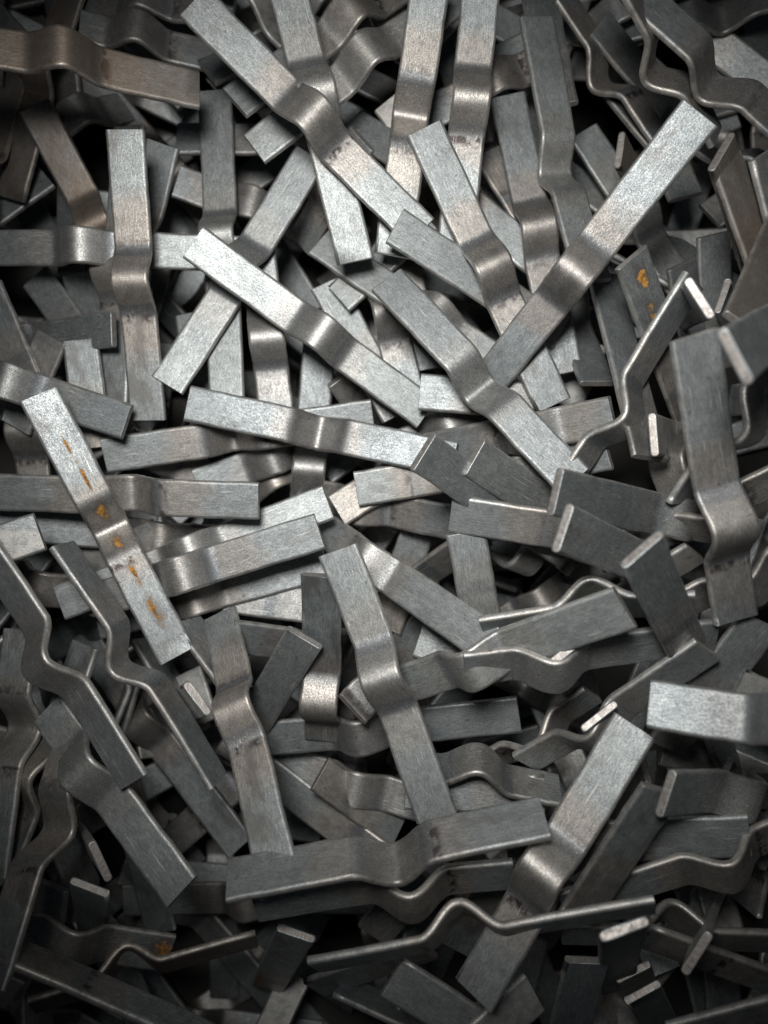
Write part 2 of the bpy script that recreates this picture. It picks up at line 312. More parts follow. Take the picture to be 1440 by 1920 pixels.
    ((37.2, 925.0, 180.6, 517.1, 942.7, 198.2, 0.19, -1, 0.55, 1, 's'), 84, 'level strip from the left edge passing under the rust-spotted strip'),
    ((143.3, 1616.1, 238.1, 360.6, 1697.5, 153.8, -0.092, 1, 0.35, 1, 't'), 85, 'rust-stained strip in the dark bottom left corner'),
    ((731.5, 1627.9, 336.9, 934.9, 1758.4, 336.9, -0.1, 1, 0.9, 0, 's'), 86, 'small glimpse of buried strip falling gently to right, below left of long lower-right diagonal strip'),
    ((598.1, 1794.5, 90.4, 789.7, 1674.8, 186.1, 0.493, 1, 0.9, 0, 's'), 88, 'half-covered strip rising gently to right, below right of the bottom wavy strip'),
    ((981.3, 111.9, 120.5, 1055.8, 588.8, 168.6, -0.186, -1, 0.55, 1, 's'), 89, 'half-covered strip pointing straight up, above left of the long upper-right diagonal strip'),
    ((1058.1, 157.9, 309.8, 1378.6, 408.4, 256.2, -0.211, -1, 0.55, 1, 's'), 90, 'middle buried glimpse down steeply right, above right of long upper-right diagonal strip, above edge-on right'),
    ((1246.8, 724.3, 444.9, 1149.8, 944.4, 316.9, -0.88, 1, 0.5, 1, 's'), 92, 'wavy on its edge up steeply right, left of tall right-hand strip, below blurred near right-edge'),
    ((787.0, 1529.8, 235.0, 702.3, 1658.8, 167.4, 0.0, 1, 0.9, 0, 's'), 93, 'half-covered strip rising steeply to right, below the wide bottom strip'),
    ((837.8, 1663.5, 203.0, 903.0, 1534.0, 243.7, -0.0, 1, 0.9, 0, 's'), 94, 'half-covered strip rising steeply to right, below left of the bottom wavy strip'),
    ((119.6, 1202.3, -77.3, 454.3, 1580.1, 22.9, -0.0, 1, 0.42, 1, 's'), 95, 'half-covered strip falling steeply to right, below left of the left edge-on strip'),
    ((156.5, 1596.2, 132.1, 135.5, 1724.0, 115.3, 0.341, 1, 0.9, 0, 's'), 96, 'covered upright, below left of lower-left diagonal strip, left of wide bottom strip'),
    ((269.7, 1533.5, 267.1, 180.0, 1770.0, 0.0, 0.0, 1, 0.9, 0, 's'), 97, 'buried glimpse up steeply right, below left of lower-left diagonal strip, left of wide bottom strip'),
    ((645.6, 1787.3, 102.1, 872.7, 1812.7, 219.7, -1.563, 1, 0.9, 0, 's'), 98, 'strip on its long edge lying level, below the bottom wavy strip'),
    ((223.2, 1209.5, -122.7, 283.1, 1427.3, -23.1, -0.701, 1, 0.9, 0, 's'), 99, 'strip on its long edge falling steeply to right, left of the left edge-on strip'),
    ((877.2, 101.6, 217.7, 836.4, 548.2, 152.0, -0.0, 1, 0.43, 1, 's'), 101, 'covered upright, above right of leaning upper-centre strip, above right of long top-left diagonal strip'),
    ((594.0, 343.8, 116.4, 350.3, 743.9, 116.3, -0.0, 1, 0.5, 1, 's'), 102, 'half-covered strip rising steeply to right, above left of the bright central diagonal strip'),
    ((446.3, 1390.1, 32.6, 738.0, 1563.5, 144.0, 0.1, 1, 0.9, 0, 's'), 103, 'half-covered strip falling gently to right, above the wide bottom strip'),
    ((753.6, 1396.8, 232.1, 970.1, 1401.9, 241.0, -0.1, 1, 0.9, 0, 's'), 104, 'half-covered strip lying level, above the wide bottom strip'),
    ((1045.3, 1243.6, 240.7, 879.1, 1384.2, 168.7, -0.697, 1, 0.5, 1, 's'), 105, 'wavy strip on its edge rising steeply to right, above left of long lower-right diagonal strip'),
    ((778.9, 1175.6, 136.3, 932.2, 1225.2, 168.1, 0.0, 1, 0.9, 0, 's'), 106, 'small glimpse of buried strip falling gently to right, right of the leaning lower-centre strip'),
    ((278.1, 1789.8, -82.8, 223.5, 1456.5, -19.1, 0.0, 1, 0.9, 0, 's'), 107, "covered strip upright, left of the lower-left diagonal strip's lower end"),
    ((-16.8, 489.6, 80.4, 472.4, 512.5, 120.4, 0.149, 1, 0.44, 1, 's'), 108, 'level humped strip at left edge passing under the upright upper-left strip'),
    ((937.8, 225.9, 88.9, 1030.2, 722.8, 127.1, 0.06, 1, 0.5, 1, 's'), 109, 'covered upright, above right of leaning upper-centre strip, above left of long upper-right diagonal strip'),
    ((1078.8, 590.3, 326.2, 1233.7, 818.3, 165.7, -0.209, 1, 0.9, 0, 'f'), 110, 'dark steep strip at right with small orange rust fleck near its top end'),
    ((233.3, 862.7, 105.8, 699.2, 789.6, 77.6, 0.238, -1, 0.47, 1, 's'), 111, "covered strip level, below the level left-of-centre strip's left end"),
    ((432.8, 1395.8, 13.8, 881.0, 1478.9, 152.8, -0.088, 1, 0.54, 1, 's'), 114, 'small glimpse of buried strip lying level, left of the leaning lower-centre strip'),
    ((-53.0, 1844.9, -24.8, 175.1, 2007.9, -69.5, -0.174, 1, 0.5, 1, 's'), 115, 'leftmost buried glimpse down gently right, below left of lower-left diagonal strip, below left of wide'),
    ((767.7, 1088.7, 67.6, 881.3, 1000.3, 150.6, 0.598, 1, 0.6, 0, 's'), 117, "covered strip up gently right, below left of the dark centre strip's left end"),
    ((796.1, 1159.8, 70.7, 669.7, 1270.3, 233.8, 0.046, 1, 0.7, 1, 's'), 118, "buried glimpse up steeply right, above the leaning lower-centre strip's middle"),
    ((796.2, 115.1, 249.0, 733.5, 528.8, 147.6, -0.1, -1, 0.48, 1, 's'), 119, 'half-covered strip pointing straight up, above left of the leaning upper-centre strip'),
    ((1197.3, 450.2, 355.0, 1370.6, 551.0, 102.3, 0.0, 1, 0.8, 0, 'b'), 120, 'brownish steep strip with end facing up falling gently to right, below right of long upper-right'),
    ((605.9, 479.9, 71.4, 909.8, 706.9, 139.2, -0.162, 1, 0.65, 1, 's'), 121, 'half-covered strip falling gently to right, above right of the valley-bent central strip'),
    ((600.3, 930.1, 3.7, 883.6, 987.3, 132.1, 0.253, 1, 0.3, 1, 's'), 122, 'half-covered strip lying level, below left of the dark centre strip'),
    ((1111.5, 358.6, 165.7, 1211.0, 372.0, 0.0, 0.0, 1, 0.8, 0, 'b'), 123, 'brownish steep strip with end facing up lying level, above left of long upper-right diagonal strip'),
    ((1251.6, 516.2, 66.2, 1359.0, 768.3, -94.3, -0.175, 1, 0.8, 0, 's'), 125, 'small glimpse of buried strip falling steeply to right, above the tall right-hand strip'),
    ((1088.3, 560.2, 147.4, 1109.0, 882.2, 321.8, -0.331, 1, 0.85, 0, 's'), 126, 'half-covered strip pointing straight up, above left of the edge-on right strip'),
    ((1300.2, 590.0, 125.1, 1474.3, 649.4, -158.3, 0.0, 1, 0.9, 0, 's'), 127, 'steep strip with end facing up falling gently to right, right of blurred near right-edge strip'),
    ((19.5, 565.1, 86.6, 107.4, 760.4, 104.1, 0.127, 1, 0.9, 0, 's'), 128, 'small glimpse of buried strip falling steeply to right, above the left-edge sloping strip'),
    ((1200.1, 815.5, 217.8, 1167.8, 964.1, 265.2, 0.997, 1, 0.5, 1, 's'), 129, 'wavy on its edge up steeply right, left of tall right-hand strip, above dark right-of-centre strip'),
    ((743.3, 1520.0, 96.6, 611.2, 1404.2, 135.6, 0.608, 1, 0.9, 0, 's'), 130, 'half-covered strip falling steeply to right, above the wide bottom strip'),
    ((779.6, 1004.7, 10.6, 720.0, 1160.6, 128.0, 0.032, 1, 0.9, 0, 's'), 131, 'half-covered strip rising steeply to right, right of the leaning lower-centre strip'),
    ((650.5, 1287.7, 9.9, 701.1, 1177.4, 79.5, 0.499, 1, 0.8, 0, 's'), 133, 'half-covered strip rising steeply to right, below the leaning lower-centre strip'),
    ((585.4, 1604.5, 267.1, 492.7, 1879.7, -48.3, 0.0, 1, 0.9, 0, 't'), 134, 'rust-marked small glimpse of buried strip rising steeply to right, left of the bottom wavy strip'),
    ((25.6, 1053.8, 89.3, 241.0, 1116.6, 114.4, 0.145, 1, 0.5, 1, 's'), 136, 'small glimpse of buried strip falling gently to right, left of the left edge-on strip'),
    ((501.3, 347.2, 145.2, 837.0, 87.1, 145.2, 0.0, 1, 0.57, 1, 's'), 137, 'half-covered strip rising gently to right, above right of the long top-left diagonal strip'),
    ((-1.7, 969.0, 141.8, 441.5, 1017.6, 57.4, 0.063, 1, 0.74, 1, 's'), 138, 'buried glimpse level, left of rust-spotted strip, below level left-edge strip'),
    ((639.9, 579.6, 67.5, 795.4, 441.6, 83.3, -0.154, 1, 0.7, 0, 's'), 139, 'small glimpse of buried strip rising steeply to right, above left of the valley-bent central strip'),
    ((410.4, 191.5, 25.1, 448.4, 762.1, 115.2, 0.047, 1, 0.5, 1, 's'), 140, 'half-covered strip pointing straight up, above right of the bright central diagonal strip'),
    ((601.3, 643.6, 16.2, 570.7, 960.0, -12.7, -0.105, 1, 0.74, 1, 's'), 141, 'half-covered strip pointing straight up, above right of the level left-of-centre strip'),
    ((473.9, 283.2, 175.4, 824.4, -26.9, 74.0, 0.0, 1, 0.54, 1, 's'), 142, 'small glimpse of buried strip rising steeply to right, above right of long top-left diagonal strip'),
    ((1102.6, 230.5, -29.4, 1299.0, 553.7, -23.0, -0.03, 1, 0.5, 1, 's'), 143, 'half-covered strip falling steeply to right, above the long upper-right diagonal strip'),
    ((1066.9, 814.8, 280.2, 795.5, 851.4, 81.2, -0.15, 1, 0.4, 1, 's'), 144, "covered strip level, above left of the valley-bent central strip's lower end"),
    ((187.4, 659.1, 95.1, 210.5, 847.2, 87.1, -0.06, 1, 0.9, 0, 's'), 145, 'half-covered strip pointing straight up, above right of the left-edge sloping strip'),
    ((617.3, 1048.7, 96.6, 200.6, 1162.0, 55.4, 0.007, 1, 0.55, 1, 's'), 146, 'half-covered strip rising gently to right, below right of the bright centre-left strip'),
    ((139.7, 654.0, 97.2, 58.2, 806.5, 59.2, 0.057, 1, 0.3, 0, 's'), 147, 'half-covered strip rising steeply to right, above the left-edge sloping strip'),
    ((495.9, 474.4, 96.0, 530.8, 799.2, 78.2, -0.067, 1, 0.56, 1, 's'), 148, 'half-covered strip pointing straight up, below left of the bright central diagonal strip'),
    ((255.7, 646.5, 124.8, -38.0, 628.4, -76.6, -0.1, 1, 0.8, 1, 's'), 149, "buried glimpse level, above the left-edge sloping strip's middle"),
    ((261.8, 268.9, 65.9, 231.0, 770.1, 73.2, 0.245, 1, 0.53, 1, 's'), 151, 'half-covered strip pointing straight up, below the upright upper-left strip'),
    ((1046.2, 39.0, 59.0, 1217.9, 289.8, 61.7, -0.547, -1, 0.5, 1, 's'), 152, 'covered down steeply right, above left of long upper-right diagonal strip, above right of leaning upper-centre'),
    ((1308.8, 463.8, 66.2, 1385.6, 747.0, -94.3, -0.0, 1, 0.8, 0, 's'), 153, 'small glimpse of buried strip falling steeply to right, right of the edge-on right strip'),
    ((1050.9, 505.1, -49.2, 1075.3, 746.8, 162.1, -0.119, 1, 0.3, 1, 's'), 154, "buried glimpse upright, below right of the long upper-right diagonal strip's lower end"),
    ((1069.2, 864.4, 244.4, 887.3, 904.2, 102.3, -0.157, 1, 0.6, 1, 's'), 155, 'small glimpse of buried strip rising gently to right, below the valley-bent central strip'),
    ((700.8, 488.4, 54.5, 763.3, 753.2, 55.6, -0.063, 1, 0.43, 1, 's'), 156, "buried glimpse down steeply right, below left of the valley-bent central strip's upper end"),
    ((701.4, 1137.1, 98.6, 413.6, 1108.4, 61.7, 0.215, 1, 0.8, 0, 's'), 158, 'half-covered strip lying level, left of the leaning lower-centre strip'),
    ((378.1, 911.2, 33.4, 638.4, 807.0, -29.1, 0.178, 1, 0.5, 1, 's'), 159, 'small glimpse of buried strip rising gently to right, above the level left-edge strip'),
    ((993.1, -34.8, 35.9, 1020.6, 267.7, 129.1, 0.146, 1, 0.9, 0, 's'), 160, 'small glimpse of buried strip pointing straight up, above right of the leaning upper-centre strip'),
    ((57.5, 704.8, 26.8, 64.2, 960.0, -13.0, -0.052, 1, 0.4, 1, 's'), 163, 'small glimpse of buried strip pointing straight up, below left of the rust-spotted strip'),
    ((656.4, 231.1, 31.4, 986.5, 518.9, 117.6, -0.028, 1, 0.5, 1, 's'), 165, 'half-covered strip falling steeply to right, left of the leaning upper-centre strip'),
    ((739.5, 843.2, 38.5, 980.8, 759.7, 99.4, -0.04, 1, 0.42, 1, 's'), 166, 'small glimpse of buried strip rising gently to right, above the level left-of-centre strip'),
    ((458.5, 1167.4, 142.7, 700.4, 1224.3, 30.3, 0.278, 1, 0.6, 1, 's'), 167, 'small glimpse of buried strip falling gently to right, right of the tall lower-left strip'),
    ((16.3, 124.7, -18.2, -35.6, 586.9, 97.5, 0.027, 1, 0.5, 1, 'b'), 168, 'brownish small glimpse of buried strip pointing straight up, below the brown top-left strip'),
    ((399.5, 165.5, 50.3, 598.4, 27.4, -19.9, -0.166, 1, 0.8, 0, 's'), 169, 'small glimpse of buried strip rising gently to right, left of the long top-left diagonal strip'),
    ((335.6, 266.1, 20.9, 700.3, 280.0, 20.9, -0.127, 1, 0.6, 1, 's'), 170, 'small glimpse of buried strip lying level, below left of the long top-left diagonal strip'),
    ((328.6, 309.2, 82.3, 218.2, 611.8, -35.0, 0.055, 1, 0.5, 1, 's'), 171, 'buried glimpse up steeply right, right of upright upper-left strip, above left of bright central diagonal'),
    ((797.1, 242.1, 52.8, 1033.6, 142.7, 72.0, 0.061, 1, 0.5, 1, 's'), 172, 'half-covered strip rising gently to right, above right of the leaning upper-centre strip'),
    ((1103.8, 86.5, 65.7, 1251.2, 198.2, -3.3, -0.127, 1, 0.7, 0, 's'), 173, 'half-covered strip falling gently to right, above left of the long upper-right diagonal strip'),
    ((1154.7, 189.4, 17.4, 1241.1, 323.1, 50.6, -0.396, 1, 0.8, 0, 's'), 174, 'buried glimpse down steeply right, above left of long upper-right diagonal strip, above edge-on right strip'),
    ((1264.1, 391.9, 53.7, 1236.2, 265.1, 10.7, -0.07, 1, 0.9, 0, 's'), 175, 'lowest buried glimpse down steeply right, above right of long upper-right diagonal strip, above edge-on right'),
    ((61.4, 515.5, -14.8, 204.8, 697.6, 40.6, 0.107, 1, 0.9, 0, 's'), 176, 'leftmost buried glimpse down steeply right, left of upright upper-left strip, above left-edge sloping strip'),
    ((615.1, 544.4, 42.1, 744.3, 785.3, 43.0, -0.142, 1, 0.8, 0, 's'), 177, 'half-covered strip falling steeply to right, below right of the bright central diagonal strip'),
    ((795.2, 700.1, 33.2, 758.9, 512.9, 40.5, -0.067, 1, 0.8, 0, 's'), 178, 'small glimpse of buried strip pointing straight up, above the valley-bent central strip'),
    ((423.3, 939.5, -33.3, 597.6, 847.8, -29.2, -0.143, 1, 0.5, 1, 's'), 179, 'small glimpse of buried strip rising gently to right, right of the level left-edge strip'),
    ((907.6, 310.7, 55.3, 986.1, 446.7, 71.7, -0.154, 1, 0.9, 0, 's'), 182, 'buried glimpse down steeply right, above right of leaning upper-centre strip, above right of long top-left'),
    ((96.7, 238.2, 76.5, 249.8, 551.2, -32.0, 0.047, 1, 0.6, 1, 'b'), 185, 'brownish half-covered strip falling steeply to right, left of the upright upper-left strip'),
    ((179.9, 97.8, 76.2, 499.6, 128.4, -2.8, -0.113, 1, 0.3, 1, 's'), 186, 'half-covered strip lying level, above the brown top-left strip'),
    ((179.0, -92.7, 36.7, 18.1, 372.6, 6.3, 0.165, 1, 0.5, 1, 'b'), 187, 'brownish small glimpse of buried strip rising steeply to right, below the brown top-left strip'),
    ((139.2, 507.4, -14.7, 152.4, 676.2, -132.7, -0.116, 1, 0.9, 0, 's'), 188, 'small glimpse of buried strip pointing straight up, below left of the upright upper-left strip'),
    ((559.2, 446.0, -34.7, 683.4, 319.7, 123.7, -0.167, 1, 0.6, 1, 's'), 189, 'half-covered strip rising steeply to right, below left of the long top-left diagonal strip'),
    ((398.8, 900.7, 17.0, 195.4, 794.9, 41.4, -0.14, 1, 0.5, 1, 's'), 190, 'small glimpse of buried strip falling gently to right, above the level left-edge strip'),
    ((339.3, 354.8, 34.7, 595.8, 421.9, -50.5, -0.034, 1, 0.5, 1, 's'), 192, 'leftmost buried glimpse down gently right, above right of bright central diagonal strip, below left of'),
    ((210.6, 156.8, -82.4, 62.5, 252.7, 5.5, -0.128, 1, 0.5, 1, 's'), 193, 'half-covered strip rising gently to right, above left of the upright upper-left strip'),
    ((119.3, 8.9, -1.7, 450.1, 49.3, 52.6, -0.092, 1, 0.5, 1, 's'), 194, 'small glimpse of buried strip lying level, left of the long top-left diagonal strip'),
    ((344.0, 164.6, -47.9, 2.8, -228.9, 18.4, 0.212, 1, 0.5, 1, 's'), 196, "buried glimpse down steeply right, below the brown top-left strip's right end"),
    ((1119.0, -250.8, 26.1, 749.0, 115.7, -21.1, 0.034, 1, 0.5, 1, 's'), 198, 'small glimpse of buried strip rising steeply to right, above the leaning upper-centre strip'),
    ((1357.9, -72.6, 4.2, 871.0, 112.1, -53.2, 0.056, -1, 0.5, 1, 's'), 199, 'small glimpse of buried strip rising gently to right, above right of the leaning upper-centre strip'),
    ((1114.5, 18.0, -71.7, 1632.7, -34.1, 10.4, -0.163, -1, 0.5, 1, 's'), 200, 'uppermost buried glimpse level, above long upper-right diagonal strip, above edge-on right strip'),
    ((114.5, 495.1, -48.2, 105.0, -25.6, -55.2, -0.406, 1, 0.5, 1, 's'), 201, "buried glimpse upright, left of the upright upper-left strip's upper end"),
    ((112.8, 78.7, -65.4, 464.5, 462.9, -159.0, 0.162, -1, 0.5, 1, 's'), 202, 'buried glimpse down steeply right, right of upright upper-left strip, below brown top-left strip'),
    ((680.8, 190.7, -91.7, 205.6, -22.5, -42.9, -0.308, 1, 0.5, 1, 's'), 203, 'small glimpse of buried strip falling gently to right, above left of long top-left diagonal strip'),
    ((815.3, -46.9, -88.4, 963.2, 452.5, -7.4, -0.187, 1, 0.5, 1, 's'), 204, 'small glimpse of buried strip falling steeply to right, right of the leaning upper-centre strip'),
    ((973.2, 322.0, -35.1, 1138.8, -171.8, -119.1, -0.214, 1, 0.5, 1, 's'), 205, 'buried glimpse up steeply right, above right of leaning upper-centre strip, above left of long upper-right'),
    ((-337.1, 638.8, 11.5, 69.7, 313.6, -41.4, -0.135, -1, 0.5, 1, 's'), 207, 'small glimpse of buried strip rising steeply to right, left of the upright upper-left strip'),
    ((138.7, 497.6, -130.3, 566.7, 200.8, -113.6, -0.036, -1, 0.5, 1, 's'), 208, 'small glimpse of buried strip rising gently to right, above right of bright central diagonal strip'),
    ((296.7, 116.0, -137.6, 577.9, 554.4, -136.0, 0.307, -1, 0.5, 1, 's'), 209, 'small glimpse of buried strip falling steeply to right, above right of bright central diagonal strip'),
    ((911.6, 78.2, -61.4, 1074.1, 573.0, -69.6, 0.224, -1, 0.5, 1, 's'), 210, 'buried glimpse down steeply right, above right of leaning upper-centre strip, above left of long upper-right'),
    ((1395.1, 556.1, -16.1, 1000.5, 216.2, -110.6, 0.153, -1, 0.5, 1, 's'), 211, 'small glimpse of buried strip falling steeply to right, right of the long upper-right diagonal strip'),
    ((260.2, 749.7, -101.4, -31.1, 318.0, -161.5, -0.064, -1, 0.5, 1, 's'), 213, 'rightmost buried glimpse down steeply right, left of upright upper-left strip, above left-edge sloping strip'),
    ((882.1, 661.4, -125.2, 390.7, 488.7, -165.3, 0.026, 1, 0.5, 1, 's'), 215, 'small glimpse of buried strip falling gently to right, right of the bright central diagonal strip'),
    ((600.8, 882.8, -92.7, 1010.7, 561.5, -154.1, -0.315, -1, 0.5, 1, 's'), 216, 'small glimpse of buried strip rising steeply to right, left of the bright central diagonal strip'),
    ((991.7, 314.4, -169.6, 1037.1, 833.2, -199.1, 0.331, 1, 0.5, 1, 's'), 217, "buried glimpse upright, above left of the leaning upper-centre strip's lower end"),
    ((1565.1, 757.0, -135.5, 1146.2, 447.6, -119.5, -0.104, -1, 0.5, 1, 's'), 218, 'small glimpse of buried strip falling gently to right, right of the edge-on right strip'),
    ((-24.3, 1174.4, 14.8, 258.9, 737.4, -125.3, -0.212, 1, 0.5, 1, 's'), 219, 'small glimpse of buried strip rising steeply to right, below right of the level left-edge strip'),
    ((430.0, 1092.2, 5.9, 347.3, 578.0, -45.0, -0.121, 1, 0.5, 1, 's'), 220, "buried glimpse upright, below right of the level left-of-centre strip's left end"),
    ((882.7, 957.9, -98.1, 435.0, 691.9, -199.1, 0.02, 1, 0.5, 1, 's'), 221, 'small glimpse of buried strip falling gently to right, right of the level left-of-centre strip'),
    ((897.1, 728.7, -135.6, 604.8, 1159.7, -154.4, 0.01, 1, 0.5, 1, 's'), 222, 'small glimpse of buried strip rising steeply to right, above right of the leaning lower-centre strip'),
    ((1180.4, 973.0, -176.4, 857.5, 564.4, -112.9, 0.018, -1, 0.5, 1, 's'), 223, 'small glimpse of buried strip falling steeply to right, right of the valley-bent central strip'),
    ((1271.0, 855.6, -35.9, 1770.8, 708.9, 25.9, -0.027, -1, 0.5, 1, 's'), 224, 'small glimpse of buried strip rising gently to right, left of the tall right-hand strip'),
    ((-71.0, 1308.7, -100.8, 370.7, 1032.7, -72.9, 0.238, 1, 0.5, 1, 's'), 226, "buried glimpse up gently right, below left of the left edge-on strip's middle"),
    ((729.8, 846.9, -196.2, 608.7, 1353.5, -188.4, 0.348, 1, 0.5, 1, 's'), 227, 'small glimpse of buried strip rising steeply to right, below the leaning lower-centre strip'),
    ((823.6, 774.9, -171.9, 787.1, 1294.5, -83.1, 0.263, 1, 0.5, 1, 's'), 228, 'small glimpse of buried strip pointing straight up, right of the leaning lower-centre strip'),
    ((803.9, 1267.8, -95.7, 1244.2, 989.6, 36.9, -0.075, 1, 0.5, 1, 's'), 229, 'small glimpse of buried strip rising gently to right, below left of the dark centre strip'),
    ((112.1, 933.6, -119.3, 266.7, 1431.0, -128.0, 0.068, 1, 0.5, 1, 's'), 232, 'small glimpse of buried strip falling steeply to right, below right of the left edge-on strip'),
    ((691.3, 1277.0, -201.6, 171.2, 1304.9, -186.1, 0.05, 1, 0.5, 1, 's'), 233, "buried glimpse level, left of the tall lower-left strip's upper end"),
    ((1227.3, 1418.9, 9.4, 767.8, 1173.8, -125.4, 0.172, 1, 0.5, 1, 's'), 234, 'small glimpse of buried strip falling gently to right, above left of long lower-right diagonal strip'),
    ((1150.7, 1008.6, -18.4, 1413.5, 1458.2, 157.5, 0.038, -1, 0.5, 1, 's'), 235, 'small glimpse of buried strip falling steeply to right, above the bright right-edge strip'),
    ((338.5, 1447.1, -80.9, -121.2, 1691.8, 34.5, 0.006, 1, 0.5, 1, 's'), 237, 'small glimpse of buried strip rising gently to right, below right of the lower-left diagonal strip'),
    ((590.4, 1336.2, -3.7, 212.3, 1694.3, -85.7, 0.238, 1, 0.5, 1, 's'), 238, 'small glimpse of buried strip rising steeply to right, below the left edge-on strip'),
    ((919.9, 1577.3, -165.8, 487.5, 1287.0, -157.0, -0.027, -1, 0.5, 1, 's'), 239, "buried glimpse down gently right, below left of the leaning lower-centre strip's middle"),
    ((670.9, 1655.6, -163.5, 958.5, 1221.4, -210.3, -0.051, -1, 0.5, 1, 's'), 240, 'small glimpse of buried strip rising steeply to right, below left of the leaning lower-centre strip'),
    ((1201.1, 1748.4, 120.5, 1006.5, 1265.3, -87.2, 0.014, -1, 0.5, 1, 's'), 241, 'small glimpse of buried strip falling steeply to right, right of the long lower-right diagonal strip'),
    ((133.1, 2019.8, 117.8, 46.3, 1506.3, -4.8, 1.099, 1, 0.5, 1, 's'), 243, 'wavy strip on its edge pointing straight up, below left of the lower-left diagonal strip'),
    ((89.7, 1457.2, 36.0, 283.6, 1940.5, 9.4, -0.892, -1, 0.5, 1, 's'), 244, 'wavy strip on its edge falling steeply to right, below left of the lower-left diagonal strip'),
    ((200.4, 1737.7, -105.4, 718.5, 1684.9, -11.5, -0.056, 1, 0.5, 1, 's'), 245, 'small glimpse of buried strip lying level, right of the wide bottom strip'),
    ((801.8, 1572.8, 103.8, 701.6, 2083.9, 140.3, -0.497, 1, 0.5, 1, 's'), 246, 'small glimpse of buried strip pointing straight up, above left of the bottom wavy strip'),
    ((953.5, 1966.4, -29.3, 1086.2, 1462.8, -30.8, -0.304, 1, 0.5, 1, 's'), 247, "buried glimpse up steeply right, below the long lower-right diagonal strip's middle"),
    ((1325.6, 1942.8, 93.9, 1287.2, 1423.4, 84.4, -0.005, 1, 0.5, 1, 's'), 248, 'small glimpse of buried strip pointing straight up, right of the bottom wavy strip'),
    ((346.1, 2060.2, -82.3, -119.5, 1826.7, -73.8, -0.056, -1, 0.5, 1, 's'), 249, 'rightmost buried glimpse down gently right, below left of lower-left diagonal strip, below left of wide'),
    ((493.1, 2245.2, -119.2, 165.4, 1840.4, -143.0, 0.092, 1, 0.5, 1, 's'), 250, 'small glimpse of buried strip falling steeply to right, below the lower-left diagonal strip'),
    ((985.9, 2054.5, 46.9, 1314.1, 1650.2, 48.8, -0.268, -1, 0.5, 1, 's'), 253, 'small glimpse of buried strip rising steeply to right, below the bottom wavy strip'),
    ((294.3, 295.9, -196.1, 198.6, 605.0, -158.5, -0.17, 1, 0.5, 1, 's'), 255, 'uppermost buried glimpse up steeply right, right of upright upper-left strip, below left of bright central'),
    ((512.7, -125.7, -107.9, 56.3, 125.2, -71.5, -0.351, 1, 0.5, 1, 's'), 257, "buried glimpse up gently right, above the brown top-left strip's right end"),
    ((795.2, 286.7, -102.2, 759.7, -232.8, -28.2, -0.108, 1, 0.5, 1, 's'), 259, "buried glimpse upright, above left of the leaning upper-centre strip's upper end"),
    ((1532.2, 154.5, -75.0, 1131.1, -177.7, -113.4, -0.551, 1, 0.5, 1, 's'), 261, 'uppermost buried glimpse down steeply right, above right of long upper-right diagonal strip, above edge-on right'),
    ((-60.9, -12.6, -61.6, 423.2, 179.6, -176.5, 0.282, -1, 0.5, 1, 's'), 263, 'small glimpse of buried strip falling gently to right, above left of the brown top-left strip'),
    ((331.2, -135.0, -137.5, 594.5, 314.3, -128.2, -0.342, -1, 0.5, 1, 's'), 264, "buried glimpse down steeply right, below left of the long top-left diagonal strip's left end"),
    ((736.2, 185.8, -136.2, 1246.6, 289.5, -153.3, 0.132, 1, 0.5, 1, 's'), 265, 'small glimpse of buried strip lying level, right of the leaning upper-centre strip'),
    ((908.7, -26.7, -73.3, 1367.9, 219.1, -105.9, 0.056, 1, 0.5, 1, 's'), 266, 'small glimpse of buried strip falling gently to right, above left of long upper-right diagonal strip'),
    ((981.7, 468.3, -151.1, 571.4, 147.6, -150.6, -0.169, 1, 0.5, 1, 's'), 271, "buried glimpse down steeply right, above right of the long top-left diagonal strip's right end"),
    ((229.9, 504.1, -181.9, 579.9, 889.7, -234.3, 0.577, 1, 0.5, 1, 's'), 275, 'small glimpse of buried strip falling steeply to right, above the level left-of-centre strip'),
    ((872.1, 850.1, -181.3, 465.1, 525.1, -187.0, -0.061, 1, 0.5, 1, 's'), 276, 'small glimpse of buried strip falling steeply to right, below left of bright central diagonal strip'),
    ((1068.3, 837.3, -176.9, 638.9, 542.7, -270.3, 0.035, 1, 0.5, 1, 's'), 277, 'small glimpse of buried strip falling gently to right, left of the valley-bent central strip'),
    ((1275.1, 608.0, -122.8, 782.5, 439.0, -252.7, -0.03, 1, 0.5, 1, 's'), 278, 'small glimpse of buried strip falling gently to right, left of the leaning upper-centre strip'),
    ((-42.8, 583.4, -159.3, 306.6, 969.5, -197.2, -0.066, -1, 0.5, 1, 's'), 280, "buried glimpse down steeply right, below left of the left-edge sloping strip's right end"),
    ((169.2, 1115.0, -281.9, 247.0, 600.1, -197.1, 0.095, 1, 0.5, 1, 's'), 281, 'small glimpse of buried strip pointing straight up, below the upright upper-left strip'),
    ((613.9, 1080.5, -218.3, 574.9, 561.1, -237.8, -0.041, 1, 0.5, 1, 's'), 282, 'buried glimpse upright, above level left-of-centre strip, above bright centre-left strip'),
    ((1267.4, 592.0, -77.0, 1328.2, 1109.2, -67.6, -0.01, -1, 0.5, 1, 's'), 284, 'small glimpse of buried strip pointing straight up, left of the tall right-hand strip'),
    ((1174.2, 738.9, -94.5, 1694.8, 753.6, 12.1, 0.021, 1, 0.5, 1, 's'), 285, 'small glimpse of buried strip lying level, left of the tall right-hand strip'),
    ((455.9, 997.4, -280.9, -63.3, 956.0, -220.2, -0.1, -1, 0.5, 1, 's'), 287, 'small glimpse of buried strip lying level, below left of the level left-edge strip'),
    ((1165.9, 1377.3, 10.3, 1384.2, 904.4, -41.0, -0.091, 1, 0.5, 1, 's'), 290, 'buried glimpse up steeply right, left of tall right-hand strip, below dark right-of-centre strip'),
